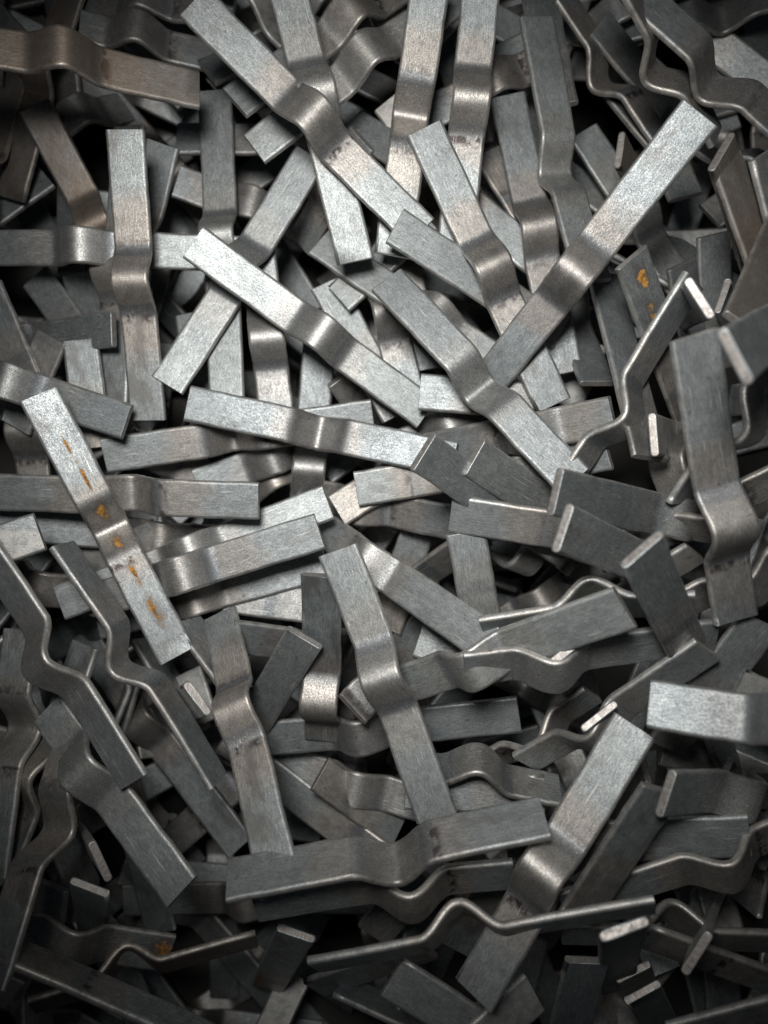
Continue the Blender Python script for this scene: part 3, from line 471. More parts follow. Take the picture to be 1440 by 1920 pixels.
    ((-66.2, 1114.5, -122.7, 227.8, 1544.4, -83.9, -0.091, 1, 0.5, 1, 's'), 292, 'small glimpse of buried strip falling steeply to right, left of the lower-left diagonal strip'),
    ((522.9, 1445.0, -243.4, 577.3, 927.1, -180.7, -0.276, -1, 0.5, 1, 's'), 294, "buried glimpse upright, left of the leaning lower-centre strip's upper end"),
    ((702.4, 1094.2, -233.3, 851.9, 1593.1, -188.9, 0.059, 1, 0.5, 1, 's'), 295, "buried glimpse down steeply right, right of the leaning lower-centre strip's middle"),
    ((1380.4, 1314.7, -72.5, 875.2, 1441.3, -56.9, -0.056, 1, 0.5, 1, 's'), 296, 'small glimpse of buried strip rising gently to right, above left of long lower-right diagonal strip'),
    ((1224.5, 1457.8, 6.9, 1405.5, 969.5, 5.7, -0.312, -1, 0.5, 1, 's'), 297, 'buried glimpse up steeply right, below tall right-hand strip, above bright right-edge strip'),
    ((50.4, 1181.7, -151.9, -57.8, 1691.1, 4.1, -0.076, 1, 0.5, 1, 's'), 298, 'small glimpse of buried strip pointing straight up, above left of the lower-left diagonal strip'),
    ((83.6, 1758.0, 14.0, 259.5, 1267.8, -22.2, -0.953, 1, 0.5, 1, 's'), 299, 'wavy strip on its edge rising steeply to right, below left of the lower-left diagonal strip'),
    ((467.0, 1425.5, -131.9, 958.8, 1596.9, -165.6, -0.438, -1, 0.5, 1, 's'), 300, "buried glimpse down gently right, below left of the leaning lower-centre strip's lower end"),
    ((1085.2, 1802.8, -112.6, 754.0, 1400.9, -114.2, 0.269, -1, 0.5, 1, 's'), 301, "buried glimpse down steeply right, below left of the wide bottom strip's right end"),
    ((1003.0, 1820.7, -77.5, 1251.6, 1363.1, -36.6, 0.406, -1, 0.5, 1, 's'), 302, 'small glimpse of buried strip rising steeply to right, below left of long lower-right diagonal strip'),
    ((1191.6, 1273.6, 229.8, 1499.1, 1693.9, 174.7, -0.717, -1, 0.5, 1, 's'), 303, 'wavy strip on its edge falling steeply to right, below left of the bright right-edge strip'),
    ((222.8, 2001.8, -144.6, -34.1, 1548.7, -165.0, 0.221, 1, 0.5, 1, 's'), 304, 'uppermost buried glimpse down steeply right, below left of lower-left diagonal strip, left of wide bottom'),
    ((495.6, 1934.6, -95.2, 132.1, 1561.6, -161.5, -0.219, 1, 0.5, 1, 's'), 305, "buried glimpse down steeply right, below left of the wide bottom strip's left end"),
    ((803.2, 1713.4, -59.2, 282.5, 1701.7, -128.6, 0.33, 1, 0.5, 1, 's'), 306, 'small glimpse of buried strip lying level, above the wide bottom strip'),
    ((875.4, 1475.4, -79.9, 923.6, 1994.0, -229.4, 0.175, 1, 0.5, 1, 's'), 307, 'small glimpse of buried strip pointing straight up, above the bottom wavy strip'),
    ((1007.5, 1608.3, -47.3, 1482.6, 1821.5, -29.6, -0.229, 1, 0.5, 1, 's'), 308, 'small glimpse of buried strip falling gently to right, above left of the bottom wavy strip'),
    ((1586.5, 1740.7, -36.5, 1066.7, 1707.5, 2.0, -0.033, -1, 0.5, 1, 's'), 309, 'small glimpse of buried strip lying level, right of the bottom wavy strip'),
    ((72.3, 1980.0, -133.1, 586.3, 2064.2, -178.8, -0.474, 1, 0.5, 1, 's'), 311, 'small glimpse of buried strip lying level, below the wide bottom strip'),
    ((1144.1, 1652.7, -76.1, 835.6, 2072.3, -88.6, -0.174, 1, 0.5, 1, 's'), 313, "buried glimpse up steeply right, below the long lower-right diagonal strip's lower end"),
    ((659.8, -57.9, -175.3, 206.9, 199.4, -264.7, -0.204, -1, 0.5, 1, 's'), 318, 'small glimpse of buried strip rising gently to right, right of the long top-left diagonal strip'),
    ((1535.8, 40.1, -108.7, 1024.9, -61.0, -151.0, 0.075, 1, 0.5, 1, 's'), 320, 'lowest buried glimpse level, above long upper-right diagonal strip, above edge-on right strip'),
    ((256.0, 312.4, -249.4, -262.7, 265.9, -139.8, -0.294, -1, 0.5, 1, 's'), 322, 'buried glimpse level, left of upright upper-left strip, above left of bright central diagonal strip'),
    ((592.0, 61.9, -92.0, 1082.7, 236.4, -190.0, -0.185, 1, 0.5, 1, 's'), 325, 'small glimpse of buried strip falling gently to right, above left of the leaning upper-centre strip'),
    ((1427.5, 157.6, -102.2, 955.2, 377.1, -250.5, -0.319, -1, 0.5, 1, 's'), 326, 'buried glimpse up gently right, above right of long upper-right diagonal strip, above left of edge-on'),
    ((1481.7, -125.5, -136.2, 1507.2, 394.7, -123.9, -0.112, 1, 0.5, 1, 's'), 327, 'rightmost buried glimpse upright, above right of long upper-right diagonal strip, above edge-on right strip'),
    ((574.3, 56.5, -253.7, 480.2, 568.7, -312.3, -0.169, 1, 0.5, 1, 's'), 330, 'small glimpse of buried strip pointing straight up, above right of the bright central diagonal strip'),
    ((524.7, 680.7, -252.0, 4.2, 662.6, -261.2, 0.096, 1, 0.5, 1, 's'), 335, 'small glimpse of buried strip lying level, above the level left-of-centre strip'),
    ((655.0, 467.2, -233.5, 1157.9, 602.6, -200.6, 0.47, 1, 0.5, 1, 's'), 337, 'small glimpse of buried strip falling gently to right, above right of the valley-bent central strip'),
    ((1354.7, 840.9, -230.5, 989.3, 469.8, -83.8, 0.001, 1, 0.5, 1, 's'), 338, "buried glimpse down steeply right, above right of the leaning upper-centre strip's lower end"),
    ((1429.7, 1098.4, -67.2, 1296.6, 594.9, -92.9, -0.396, -1, 0.5, 1, 's'), 345, 'small glimpse of buried strip falling steeply to right, right of the tall right-hand strip'),
    ((455.8, 1240.4, -315.7, 447.5, 719.7, -213.5, -0.029, -1, 0.5, 1, 's'), 348, 'small glimpse of buried strip pointing straight up, above right of the level left-edge strip'),
    ((942.8, 1406.2, -259.4, 792.3, 907.6, -193.8, 0.207, 1, 0.5, 1, 's'), 349, "buried glimpse down steeply right, right of the leaning lower-centre strip's upper end"),
    ((876.6, 1075.8, -179.1, 1371.9, 914.8, -136.9, -0.225, 1, 0.5, 1, 's'), 350, 'small glimpse of buried strip rising gently to right, above right of the dark centre strip'),
    ((1259.9, 1249.8, 1.7, 1539.6, 810.5, -47.2, 0.248, 1, 0.5, 1, 's'), 351, 'buried glimpse up steeply right, left of tall right-hand strip, below right of dark right-of-centre strip'),
    ((981.6, 1229.8, -95.4, 1493.8, 1324.2, -133.8, -0.387, -1, 0.5, 1, 's'), 356, 'small glimpse of buried strip lying level, above left of the bright right-edge strip'),
    ((-149.3, 1625.2, -220.4, 206.0, 1244.4, -177.5, 0.221, 1, 0.5, 1, 's'), 358, 'small glimpse of buried strip rising steeply to right, above the lower-left diagonal strip'),
    ((353.9, 1231.5, -226.8, 199.9, 1729.1, -145.5, -0.386, -1, 0.5, 1, 's'), 359, 'small glimpse of buried strip rising steeply to right, above right of the lower-left diagonal strip'),
    ((587.2, 1302.4, -243.5, 423.7, 1796.9, -245.3, 0.178, 1, 0.5, 1, 's'), 360, 'small glimpse of buried strip rising steeply to right, below left of the tall lower-left strip'),
    ((1520.5, 1544.7, -37.7, 1025.2, 1705.7, -51.1, 0.066, 1, 0.5, 1, 's'), 362, 'small glimpse of buried strip rising gently to right, above left of the bottom wavy strip'),
    ((329.6, 1656.8, -168.6, -115.0, 1928.1, -170.1, -0.18, 1, 0.5, 1, 's'), 364, 'uppermost buried glimpse up gently right, below left of lower-left diagonal strip, left of wide bottom'),
    ((590.7, 1853.8, -209.5, 125.6, 1619.4, -264.2, 0.008, -1, 0.5, 1, 's'), 365, 'small glimpse of buried strip falling gently to right, above right of the wide bottom strip'),
    ((406.4, 1963.4, -209.5, 745.6, 1568.2, -206.4, -0.016, 1, 0.5, 1, 's'), 366, 'small glimpse of buried strip rising steeply to right, below the wide bottom strip'),
    ((1006.2, 1481.0, -133.7, 808.4, 1962.7, -201.7, 0.231, 1, 0.5, 1, 's'), 367, 'small glimpse of buried strip rising steeply to right, above the bottom wavy strip'),
    ((137.6, 2195.7, -286.7, 548.9, 1876.2, -187.3, -0.365, 1, 0.5, 1, 's'), 371, 'small glimpse of buried strip rising gently to right, left of the bottom wavy strip'),
    ((666.4, 1985.9, -196.4, 194.4, 1765.9, -237.6, -0.136, -1, 0.5, 1, 's'), 372, 'small glimpse of buried strip falling gently to right, left of the bottom wavy strip'),
    ((1003.8, 1814.3, -42.1, 1190.4, 2300.6, -89.3, -0.108, -1, 0.5, 1, 's'), 374, 'small glimpse of buried strip falling steeply to right, below right of long lower-right diagonal strip'),
    ((629.9, -23.2, -199.5, 1144.9, -100.6, -148.0, 0.277, 1, 0.5, 1, 's'), 379, 'small glimpse of buried strip lying level, above the leaning upper-centre strip'),
    ((1325.9, 431.4, -177.6, 1477.2, -66.9, -149.3, -0.177, 1, 0.5, 1, 's'), 387, 'small glimpse of buried strip rising steeply to right, below right of long upper-right diagonal strip'),
    ((574.5, 185.9, -298.9, 182.2, 528.4, -296.6, -0.14, 1, 0.5, 1, 's'), 389, 'small glimpse of buried strip rising steeply to right, below left of bright central diagonal strip'),
    ((403.8, 414.8, -317.1, 186.2, 888.0, -268.4, 0.249, -1, 0.5, 1, 's'), 395, 'small glimpse of buried strip rising steeply to right, left of the level left-of-centre strip'),
    ((521.0, 1030.4, -295.2, 519.9, 509.6, -289.8, -0.265, -1, 0.5, 1, 's'), 402, 'buried glimpse upright, above level left-of-centre strip, below left of bright central diagonal strip'),
    ((1352.6, 657.7, -68.4, 1197.6, 1154.9, -58.8, 0.505, -1, 0.5, 1, 's'), 404, "buried glimpse up steeply right, left of the tall right-hand strip's middle"),
    ((-152.6, 1250.7, -257.5, 43.8, 768.3, -286.1, 0.211, 1, 0.5, 1, 's'), 406, 'small glimpse of buried strip rising steeply to right, below the level left-edge strip'),
    ((1178.3, 976.3, -136.7, 834.8, 1367.7, -133.6, -0.262, 1, 0.5, 1, 's'), 409, 'small glimpse of buried strip rising steeply to right, below left of the dark centre strip'),
    ((1405.2, 1006.7, -183.5, 887.5, 1063.3, -151.5, -0.021, -1, 0.5, 1, 's'), 410, 'small glimpse of buried strip lying level, left of the dark centre strip'),
    ((8.8, 1356.5, -272.3, 500.8, 1185.7, -205.6, -0.087, 1, 0.5, 1, 's'), 413, 'small glimpse of buried strip rising gently to right, above right of the tall lower-left strip'),
    ((1157.9, 1117.6, -61.3, 850.7, 1538.2, -195.2, -0.107, 1, 0.5, 1, 's'), 415, 'small glimpse of buried strip rising steeply to right, above left of long lower-right diagonal strip'),
    ((1054.7, 1617.0, -211.1, 977.7, 1101.9, -168.1, -0.098, 1, 0.5, 1, 's'), 416, "buried glimpse upright, above left of the long lower-right diagonal strip's upper end"),
    ((591.1, 1612.3, -144.1, 73.2, 1557.6, -201.5, 0.147, -1, 0.5, 1, 's'), 419, "buried glimpse level, left of the tall lower-left strip's lower end"),
    ((727.7, 1455.0, -200.6, 208.1, 1420.5, -142.9, 0.054, 1, 0.5, 1, 's'), 420, 'small glimpse of buried strip lying level, above left of the tall lower-left strip'),
    ((810.4, 1766.4, -271.0, 729.6, 1251.9, -199.9, -0.6, 1, 0.5, 1, 's'), 421, 'small glimpse of buried strip pointing straight up, above the leaning lower-centre strip'),
    ((1466.7, 1493.2, -3.1, 949.1, 1550.4, -136.2, 0.144, 1, 0.5, 1, 's'), 422, 'small glimpse of buried strip lying level, left of the long lower-right diagonal strip'),
    ((370.3, 1478.3, -180.1, 378.0, 1999.1, -219.2, 0.06, 1, 0.5, 1, 's'), 425, 'small glimpse of buried strip pointing straight up, left of the wide bottom strip'),
    ((621.2, 1575.3, -210.5, 774.0, 2073.1, -143.4, -0.18, 1, 0.5, 1, 's'), 426, 'small glimpse of buried strip falling steeply to right, above the bottom wavy strip'),
    ((507.6, 1564.0, -150.2, 974.4, 1794.9, -195.3, 0.026, 1, 0.5, 1, 's'), 427, 'small glimpse of buried strip falling gently to right, above the wide bottom strip'),
    ((1325.2, 1914.8, 16.9, 1215.1, 1405.8, 12.2, 0.225, 1, 0.5, 1, 's'), 428, 'small glimpse of buried strip falling steeply to right, above right of the bottom wavy strip'),
    ((620.6, 2104.5, -180.9, 249.9, 1738.7, -215.9, 0.718, 1, 0.5, 1, 's'), 432, 'wavy strip on its edge falling steeply to right, below left of the bottom wavy strip'),
    ((1318.4, 1754.6, -79.8, 858.5, 1999.0, -91.0, 0.092, 1, 0.5, 1, 's'), 434, 'small glimpse of buried strip rising gently to right, right of the long lower-right diagonal strip'),
]
BURIED = [
    ((1463.2, 1213.8, 164.8, 1650.1, 1699.9, 365.7, 0.388, -1, 0.5, 1, 's'), 242),
    ((876.6, 1916.1, 47.3, 377.5, 2064.8, 143.2, -0.14, 1, 0.5, 1, 's'), 251),
    ((-211.7, 205.2, -130.8, -37.4, 696.0, -62.8, 0.172, 1, 0.5, 1, 's'), 268),
    ((1580.5, 476.0, -127.7, 1531.9, 994.6, -105.6, 0.223, -1, 0.5, 1, 's'), 279),
    ((-287.2, 1882.5, 109.0, 169.2, 2133.3, 119.4, -0.031, 1, 0.5, 1, 's'), 310),
    ((746.2, 2052.6, 4.4, 226.1, 2079.2, 44.6, -1.491, -1, 0.5, 1, 's'), 312),
    ((-127.3, 641.2, -140.5, -134.4, 1161.9, -86.9, -0.07, 1, 0.5, 1, 's'), 340),
    ((1135.7, 2016.7, -17.6, 1639.2, 1883.8, 25.4, -0.022, 1, 0.5, 1, 's'), 375),
    ((1542.6, 968.5, 23.0, 1536.6, 1489.2, -43.1, -0.035, 1, 0.5, 1, 's'), 417),
    ((1715.9, 1953.5, 34.0, 1195.4, 1971.1, -5.0, -0.208, 1, 0.5, 1, 's'), 435),
    ((1172.9, 1339.6, 199.1, 1479.1, 1425.8, 199.1, 0.07, 1, 0.5, 1, 's'), 51),
    ((328.1, 1775.2, -212.8, -145.3, 1992.5, -208.3, -0.007, 1, 0.5, 1, 's'), 430),
    ((201.3, 202.0, -251.9, 682.3, 401.5, -300.7, 0.239, 1, 0.5, 1, 's'), 270),
    ((642.8, 714.0, 51.1, 699.2, 794.0, -54.6, -0.119, 1, 0.9, 0, 's'), 183),
    ((334.8, 1312.7, -170.4, -181.1, 1384.4, -239.7, -0.158, -1, 0.5, 1, 's'), 412),
    ((1127.8, 684.4, 451.1, 1280.1, 585.9, -48.3, -0.0, 1, 0.9, 0, 's'), 14),
    ((301.9, 982.8, 126.2, 339.7, 1169.2, 71.4, -1.026, 1, 0.9, 0, 's'), 116),
    ((1572.7, 1682.1, -13.9, 1154.7, 1992.8, 17.1, 0.207, -1, 0.5, 1, 's'), 429),
    ((1191.7, 215.1, -177.2, 980.4, 691.1, -204.0, 0.304, 1, 0.5, 1, 's'), 272),
    ((480.4, 964.1, -42.1, 981.3, 1106.8, -107.5, -1.38, -1, 0.5, 1, 's'), 289),
    ((133.6, -108.3, -293.6, 356.1, 362.6, -293.1, 0.234, 1, 0.5, 1, 's'), 383),
    ((1110.7, 1682.4, 381.1, 1295.0, 1634.5, 381.1, 0.546, 1, 0.9, 0, 's'), 18),
    ((329.3, -57.1, -119.7, -79.1, 266.1, -55.5, 0.249, -1, 0.5, 1, 's'), 262),
    ((1640.4, 1588.1, 46.0, 1120.2, 1562.8, -67.9, 0.046, 1, 0.5, 1, 's'), 423),
    ((1099.4, 851.1, 360.6, 1346.8, 832.5, -90.5, -0.0, 1, 0.9, 0, 's'), 112),
    ((898.6, 1046.9, 50.2, 1009.3, 999.4, 179.0, 0.947, 1, 0.5, 1, 's'), 113),
    ((434.5, 1245.5, 267.1, 286.0, 1357.8, -48.3, -0.0, 1, 0.9, 0, 's'), 76),
    ((203.6, 1399.8, 128.4, -302.5, 1277.0, 46.0, -0.182, 1, 0.5, 1, 's'), 231),
    ((1189.5, 1020.4, 282.4, 1085.9, 1104.6, 216.2, -0.68, 1, 0.8, 0, 's'), 79),
    ((-73.6, -65.8, -104.9, 402.2, 145.9, -228.8, -0.356, 1, 0.5, 1, 's'), 317),
    ((1141.0, 506.4, -89.8, 1612.0, 728.5, -189.4, 0.245, -1, 0.5, 1, 's'), 339),
    ((1118.5, 1695.5, 212.8, 1290.5, 2034.0, -172.1, 0.0, 1, 0.9, 0, 's'), 39),
    ((611.9, 569.0, -327.4, 971.8, 192.6, -257.6, 0.309, 1, 0.5, 1, 's'), 391),
    ((1027.2, 1612.1, -76.9, 976.4, 2130.4, -200.7, 0.331, 1, 0.5, 1, 's'), 433),
    ((548.7, 1863.2, -55.3, 487.0, 1960.1, 42.0, 0.481, 1, 0.9, 0, 't'), 135),
    ((321.8, 1548.0, -220.3, -178.9, 1404.7, -127.4, 0.088, 1, 0.5, 1, 's'), 418),
    ((1024.5, 1979.8, -134.1, 1069.3, 1461.0, -71.2, 0.289, 1, 0.5, 1, 's'), 368),
    ((699.0, 1116.1, -269.4, 599.3, 1627.2, -152.7, 0.099, 1, 0.5, 1, 's'), 354),
    ((-261.8, 802.8, -66.9, 237.4, 654.0, -201.8, 0.379, 1, 0.5, 1, 's'), 274),
    ((902.5, 540.1, -305.4, 503.1, 205.8, -279.6, -0.104, -1, 0.5, 1, 's'), 390),
    ((1323.2, 157.4, -110.5, 1831.0, 41.5, -52.4, -0.472, 1, 0.5, 1, 's'), 267),
    ((1211.4, 1262.1, -0.4, 1707.2, 1421.4, 7.1, 0.152, 1, 0.5, 1, 's'), 357),
    ((1607.6, 1214.0, -74.0, 1110.4, 1059.1, -61.5, 0.049, 1, 0.5, 1, 's'), 291),
    ((-84.5, 937.7, -351.5, 435.8, 915.2, -233.5, -0.079, 1, 0.5, 1, 's'), 401),
    ((1267.7, 1327.2, -32.7, 1531.8, 878.3, -13.3, -0.063, 1, 0.5, 1, 's'), 411),
    ((257.7, 622.7, -296.5, -9.8, 175.8, -234.2, -0.204, -1, 0.5, 1, 's'), 388),
    ((1370.6, 1033.0, -118.7, 1442.1, 517.2, -154.7, 0.087, -1, 0.5, 1, 's'), 405),
    ((1266.9, 442.4, -60.8, 1787.3, 463.2, 58.6, 0.256, -1, 0.5, 1, 's'), 212),
    ((398.4, 154.0, -34.9, 783.6, -196.4, 3.2, 0.158, 1, 0.5, 1, 's'), 197),
    ((850.9, 2190.1, -43.4, 729.7, 1683.6, 66.5, 0.054, 1, 0.5, 1, 's'), 252),
    ((78.0, 136.6, 12.5, -262.6, -257.5, -5.0, -0.303, 1, 0.5, 1, 's'), 195),
    ((238.8, 1771.1, -206.7, -281.7, 1752.9, -181.2, 0.058, -1, 0.5, 1, 's'), 424),
    ((937.0, 1657.5, 326.2, 823.3, 1720.2, 379.8, -0.0, 1, 0.9, 0, 's'), 75),
    ((1272.7, 283.1, 43.9, 1446.4, 438.5, 99.6, -0.676, 1, 0.5, 1, 's'), 124),
    ((147.0, 1026.8, 65.3, 322.2, 1054.7, 76.7, 0.3, 1, 0.9, 0, 's'), 162),
    ((701.1, 1149.3, 77.8, 855.5, 1143.9, 46.6, 0.139, 1, 0.9, 0, 's'), 132),
    ((1401.4, -406.4, -149.6, 1399.9, 114.4, -132.0, 0.111, -1, 0.5, 1, 's'), 321),
    ((1052.1, 1258.9, -232.4, 532.5, 1223.1, -184.9, -0.01, 1, 0.5, 1, 's'), 355),
    ((727.8, 208.5, 34.9, 817.2, 347.4, 40.0, 0.234, 1, 0.9, 0, 's'), 181),
    ((1620.6, 1916.2, -59.4, 1100.2, 1896.5, 51.4, 0.766, 1, 0.5, 1, 's'), 315),
    ((1006.8, 160.2, -300.4, 586.4, 467.6, -265.6, 0.448, 1, 0.5, 1, 's'), 331),
    ((1091.0, 655.6, 70.5, 1053.3, 763.9, 28.4, 0.026, 1, 0.9, 0, 's'), 191),
    ((499.7, 68.6, -2.2, 601.3, 307.4, 16.2, -0.236, 1, 0.5, 1, 's'), 180),
    ((-98.1, 1081.3, -53.4, 422.4, 1063.7, -132.6, 0.879, 1, 0.5, 1, 's'), 347),
    ((419.1, 0.9, 86.6, 568.6, 137.0, 78.4, -0.365, 1, 0.5, 1, 's'), 161),
    ((193.8, 990.2, 267.1, -11.3, 1063.3, 297.4, -0.0, 1, 0.8, 0, 's'), 52),
    ((888.5, 2130.5, -27.9, 1319.3, 1837.9, -65.1, -0.114, 1, 0.5, 1, 's'), 314),
    ((364.6, 1250.1, 57.2, 404.4, 1331.4, 103.8, 0.0, 1, 0.9, 0, 's'), 100),
    ((303.5, 1707.6, -177.3, 30.0, 2150.9, -198.2, 0.325, -1, 0.5, 1, 's'), 431),
    ((1010.8, -109.4, -184.7, 726.1, 326.7, -287.6, 0.637, 1, 0.5, 1, 's'), 385),
    ((624.4, 259.7, -111.5, 521.5, -250.8, -26.6, -0.501, 1, 0.5, 1, 's'), 258),
    ((-19.4, 1458.5, -282.9, 337.1, 1078.8, -157.1, -0.21, 1, 0.5, 1, 's'), 353),
    ((-356.6, 347.8, -60.2, 164.1, 359.7, -261.7, -0.28, 1, 0.5, 1, 's'), 328),
    ((171.2, 849.3, 54.0, 264.9, 789.3, 75.2, 0.054, 1, 0.9, 0, 's'), 164),
    ((1765.2, 95.2, -43.0, 1340.1, 396.1, -17.5, 0.213, 1, 0.5, 1, 's'), 206),
    ((306.1, 266.0, -265.9, 115.7, 750.8, -214.2, 0.488, 1, 0.5, 1, 's'), 329),
    ((824.8, 534.9, -256.8, 722.9, 1045.6, -250.0, -0.115, 1, 0.5, 1, 's'), 283),
    ((1090.8, 394.6, -163.9, 1509.3, 704.6, -173.1, 0.266, 1, 0.5, 1, 's'), 399),
    ((151.8, 850.9, -136.3, 150.7, 330.1, -217.7, -0.058, 1, 0.5, 1, 's'), 214),
    ((1466.6, 120.0, -245.8, 1529.4, 637.0, -154.8, -0.135, 1, 0.5, 1, 's'), 393),
    ((983.0, 995.1, -263.3, 470.4, 903.1, -303.4, 0.018, -1, 0.5, 1, 's'), 403),
    ((997.6, 479.7, -326.6, 1045.2, -39.0, -215.5, 0.119, -1, 0.5, 1, 's'), 386),
    ((-96.4, 749.6, -151.4, 169.5, 301.8, -282.6, 0.011, -1, 0.5, 1, 's'), 334),
    ((973.4, 1090.2, -284.0, 460.5, 1180.6, -274.8, -0.092, -1, 0.5, 1, 's'), 408),
    ((1124.4, 1529.7, 451.1, 1307.1, 1645.8, 87.9, 0.0, 1, 0.9, 0, 's'), 38),
    ((918.6, 1131.4, -249.3, 489.9, 835.6, -295.4, -0.206, 1, 0.5, 1, 's'), 288),
    ((643.2, 1756.1, -249.2, 840.4, 1274.1, -218.7, 0.161, 1, 0.5, 1, 's'), 361),
    ((900.2, 814.9, 109.7, 983.4, 960.0, 86.0, 0.216, 1, 0.8, 0, 's'), 157),
    ((-332.0, 1278.7, -160.2, 147.6, 1075.6, -138.6, 0.033, 1, 0.5, 1, 's'), 346),
    ((722.3, 921.3, -281.9, 688.9, 401.5, -303.1, 0.492, -1, 0.5, 1, 's'), 396),
    ((412.3, 372.6, -273.2, 780.9, 4.6, -312.2, -0.021, 1, 0.5, 1, 's'), 384),
    ((1637.4, 1283.2, 40.0, 1285.0, 1666.6, -12.8, 0.07, 1, 0.5, 1, 's'), 363),
    ((613.4, 1039.1, -255.3, 95.8, 981.5, -329.7, -0.171, 1, 0.5, 1, 's'), 407),
    ((382.9, 984.8, 12.2, 480.2, 1036.7, 59.4, -0.09, 1, 0.9, 0, 's'), 184),
    ((1224.7, 1212.4, 341.1, 1331.8, 1258.3, 341.1, 0.0, 1, 0.9, 0, 's'), 58),
    ((1044.3, 492.9, -218.7, 983.0, 1010.1, -217.5, -0.212, -1, 0.5, 1, 's'), 344),
    ((-11.8, 531.9, -195.7, 403.7, 217.9, -277.0, -0.533, 1, 0.5, 1, 's'), 269),
    ((485.9, -138.5, -188.0, 552.6, 378.0, -304.9, 0.269, 1, 0.5, 1, 's'), 324),
    ((901.7, -293.6, -146.2, 1286.3, 57.6, -167.5, 0.046, -1, 0.5, 1, 's'), 380),
    ((309.8, 1465.0, 332.0, 131.5, 1548.5, -8.6, 0.0, 1, 0.9, 0, 's'), 74),
    ((180.5, -236.2, -171.3, 627.2, 31.5, -249.7, 0.016, 1, 0.5, 1, 's'), 377),
    ((-139.7, 1324.8, -276.8, 326.4, 1092.5, -212.1, 0.211, 1, 0.5, 1, 's'), 352),
    ((-225.2, 1657.4, -147.8, 69.3, 2087.0, -162.9, -0.267, -1, 0.5, 1, 's'), 370),
    ((651.6, -346.8, -109.6, 926.7, 95.4, -97.6, -0.011, 1, 0.5, 1, 's'), 319),
    ((1264.6, 444.6, 334.7, 1370.4, 663.6, 256.2, -0.484, 1, 0.8, 0, 's'), 91),
    ((133.3, 406.3, -239.8, 397.3, -42.6, -319.4, 0.317, -1, 0.5, 1, 's'), 323),
    ((-329.0, 847.9, 19.1, 52.4, 1202.5, -49.5, 0.262, -1, 0.5, 1, 's'), 286),
    ((176.6, 647.4, -321.2, 239.5, 1164.4, -237.0, -0.162, 1, 0.5, 1, 's'), 341),
    ((1583.4, 974.4, 243.8, 1342.2, 1436.0, 80.0, -0.056, 1, 0.5, 1, 's'), 236),
    ((466.1, 808.1, -240.0, 873.2, 483.3, -281.3, -0.288, -1, 0.5, 1, 's'), 336),
    ((1420.0, 670.9, -143.4, 1598.5, 181.6, -99.1, 0.462, 1, 0.5, 1, 's'), 273),
    ((1701.7, 831.4, 252.7, 1256.9, 1102.3, 258.3, -0.022, 1, 0.5, 1, 's'), 230),
    ((956.6, 158.3, -182.0, 1296.3, 553.1, -299.1, -0.212, 1, 0.5, 1, 's'), 392),
    ((351.0, 1001.4, -64.0, 166.6, 1488.4, 26.2, 1.321, 1, 0.5, 1, 's'), 293),
    ((-354.5, 1286.0, 130.9, 92.8, 1019.3, -68.4, -0.068, 1, 0.5, 1, 's'), 225),
    ((875.7, 2236.2, -109.4, 710.3, 1742.3, -96.3, -0.478, 1, 0.5, 1, 's'), 373),
    ((95.7, 95.1, -146.1, -207.9, -328.1, -144.6, -0.241, 1, 0.5, 1, 's'), 376),
    ((866.9, 583.4, -251.0, 1385.3, 533.3, -254.0, 0.194, 1, 0.5, 1, 's'), 398),
    ((937.2, 1328.8, -233.7, 498.9, 1047.5, -272.1, -0.162, -1, 0.5, 1, 's'), 414),
    ((1504.0, 685.8, -145.2, 1550.8, 167.1, -140.7, -0.245, -1, 0.5, 1, 's'), 333),
    ((-22.4, 353.6, -218.6, -243.0, -118.2, -159.1, 0.074, 1, 0.5, 1, 's'), 382),
    ((1267.0, 2077.1, 29.5, 1523.3, 1623.7, 91.3, -0.468, 1, 0.5, 1, 's'), 254),
    ((114.4, 1163.4, 139.4, 7.1, 1255.6, 189.3, -1.126, 1, 0.9, 0, 's'), 87),
    ((1294.5, 2063.3, 43.7, 1532.6, 1600.2, 20.1, 0.025, 1, 0.5, 1, 's'), 369),
    ((1486.3, -163.6, -81.4, 977.9, -50.3, -119.5, 0.734, 1, 0.5, 1, 's'), 260),
    ((541.2, 1148.7, -242.1, 596.6, 630.9, -317.5, 0.194, -1, 0.5, 1, 's'), 342),
    ((176.5, 543.2, -286.4, -342.0, 592.4, -214.0, -0.051, 1, 0.5, 1, 's'), 394),
    ((691.0, 61.5, 49.1, 796.3, 6.6, 67.5, -0.07, 1, 0.9, 0, 's'), 150),
    ((335.4, 174.9, -304.0, 577.2, -286.4, -281.4, 0.063, 1, 0.5, 1, 's'), 378),
    ((872.3, 302.0, -49.7, 1321.5, 565.6, -16.8, -1.19, -1, 0.5, 1, 's'), 332),
    ((905.5, 644.4, -291.6, 649.5, 1097.9, -274.4, -0.209, 1, 0.5, 1, 's'), 343),
    ((55.9, 601.5, -299.7, -315.2, 966.9, -105.9, 0.297, 1, 0.5, 1, 's'), 400),
    ((1252.5, -257.9, -170.5, 1678.8, 41.3, -224.2, -0.08, -1, 0.5, 1, 's'), 381),
    ((-17.0, -358.2, -22.5, -7.3, 162.5, -15.5, 0.953, 1, 0.5, 1, 's'), 256),
    ((1161.1, 448.7, -286.1, 741.7, 757.5, -292.7, -0.524, -1, 0.5, 1, 's'), 397),
    ((98.9, -115.0, -87.7, -365.6, 120.5, -5.3, 0.268, 1, 0.5, 1, 's'), 316),
]
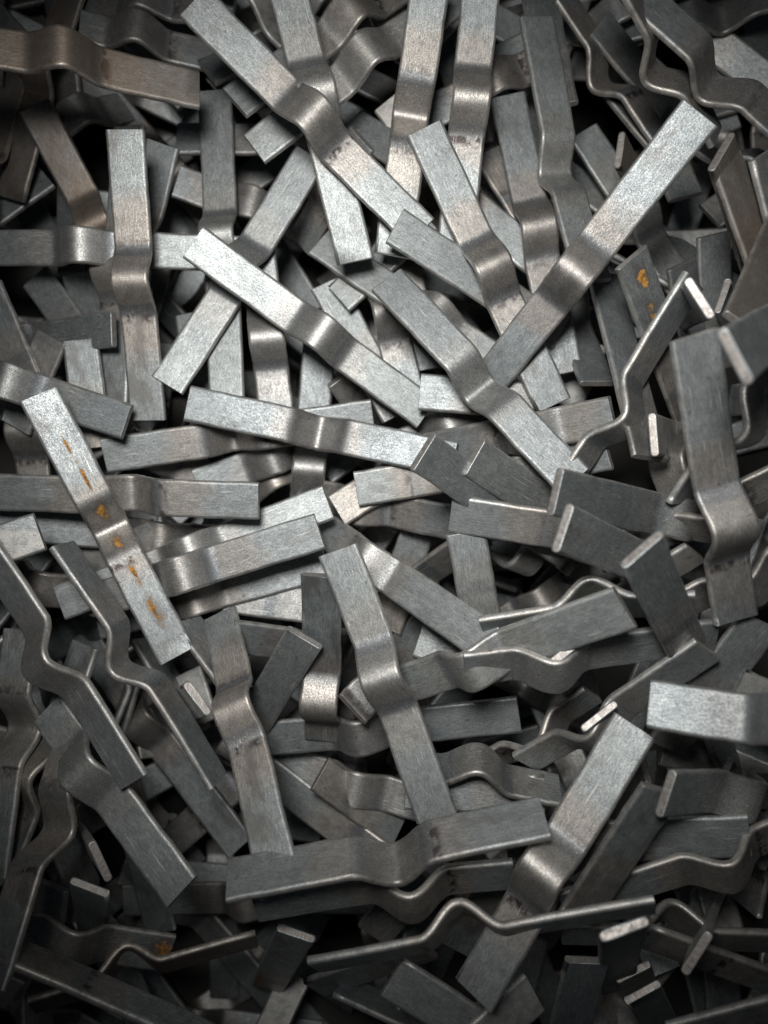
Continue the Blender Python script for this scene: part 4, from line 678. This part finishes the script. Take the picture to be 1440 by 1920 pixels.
for row, seed, label in STRIPS:
    me, M = build(seed, row)
    ob = bpy.data.objects.new('bent_steel_strip' if row[9] else 'steel_strip', me)
    SC.collection.objects.link(ob); ob.matrix_world = M
    ob['label'] = label; ob['category'] = 'metal strip'; ob['group'] = 'bent steel strips heaped loose in the bin'

# strips deep in the heap, too buried to tell apart: one object
allv = []; allf = []; alls = []; allm = []
for row, seed in BURIED:
    me, M = build(seed, row); base = len(allv)
    allv += [tuple(M @ v.co) for v in me.vertices]
    for p in me.polygons:
        allf.append(tuple(base + i for i in p.vertices)); alls.append(p.use_smooth); allm.append(p.material_index)
    bpy.data.meshes.remove(me)
if allv:
    me = bpy.data.meshes.new('buried_strips'); me.from_pydata(allv, [], allf)
    me.materials.append(STEEL); me.materials.append(CUT)
    me.polygons.foreach_set('use_smooth', alls); me.polygons.foreach_set('material_index', allm)
    ob = bpy.data.objects.new('buried_strips', me); SC.collection.objects.link(ob)
    ob['kind'] = 'stuff'; ob['label'] = 'grey steel strips deep in the heap seen only through its gaps'; ob['category'] = 'metal strips'

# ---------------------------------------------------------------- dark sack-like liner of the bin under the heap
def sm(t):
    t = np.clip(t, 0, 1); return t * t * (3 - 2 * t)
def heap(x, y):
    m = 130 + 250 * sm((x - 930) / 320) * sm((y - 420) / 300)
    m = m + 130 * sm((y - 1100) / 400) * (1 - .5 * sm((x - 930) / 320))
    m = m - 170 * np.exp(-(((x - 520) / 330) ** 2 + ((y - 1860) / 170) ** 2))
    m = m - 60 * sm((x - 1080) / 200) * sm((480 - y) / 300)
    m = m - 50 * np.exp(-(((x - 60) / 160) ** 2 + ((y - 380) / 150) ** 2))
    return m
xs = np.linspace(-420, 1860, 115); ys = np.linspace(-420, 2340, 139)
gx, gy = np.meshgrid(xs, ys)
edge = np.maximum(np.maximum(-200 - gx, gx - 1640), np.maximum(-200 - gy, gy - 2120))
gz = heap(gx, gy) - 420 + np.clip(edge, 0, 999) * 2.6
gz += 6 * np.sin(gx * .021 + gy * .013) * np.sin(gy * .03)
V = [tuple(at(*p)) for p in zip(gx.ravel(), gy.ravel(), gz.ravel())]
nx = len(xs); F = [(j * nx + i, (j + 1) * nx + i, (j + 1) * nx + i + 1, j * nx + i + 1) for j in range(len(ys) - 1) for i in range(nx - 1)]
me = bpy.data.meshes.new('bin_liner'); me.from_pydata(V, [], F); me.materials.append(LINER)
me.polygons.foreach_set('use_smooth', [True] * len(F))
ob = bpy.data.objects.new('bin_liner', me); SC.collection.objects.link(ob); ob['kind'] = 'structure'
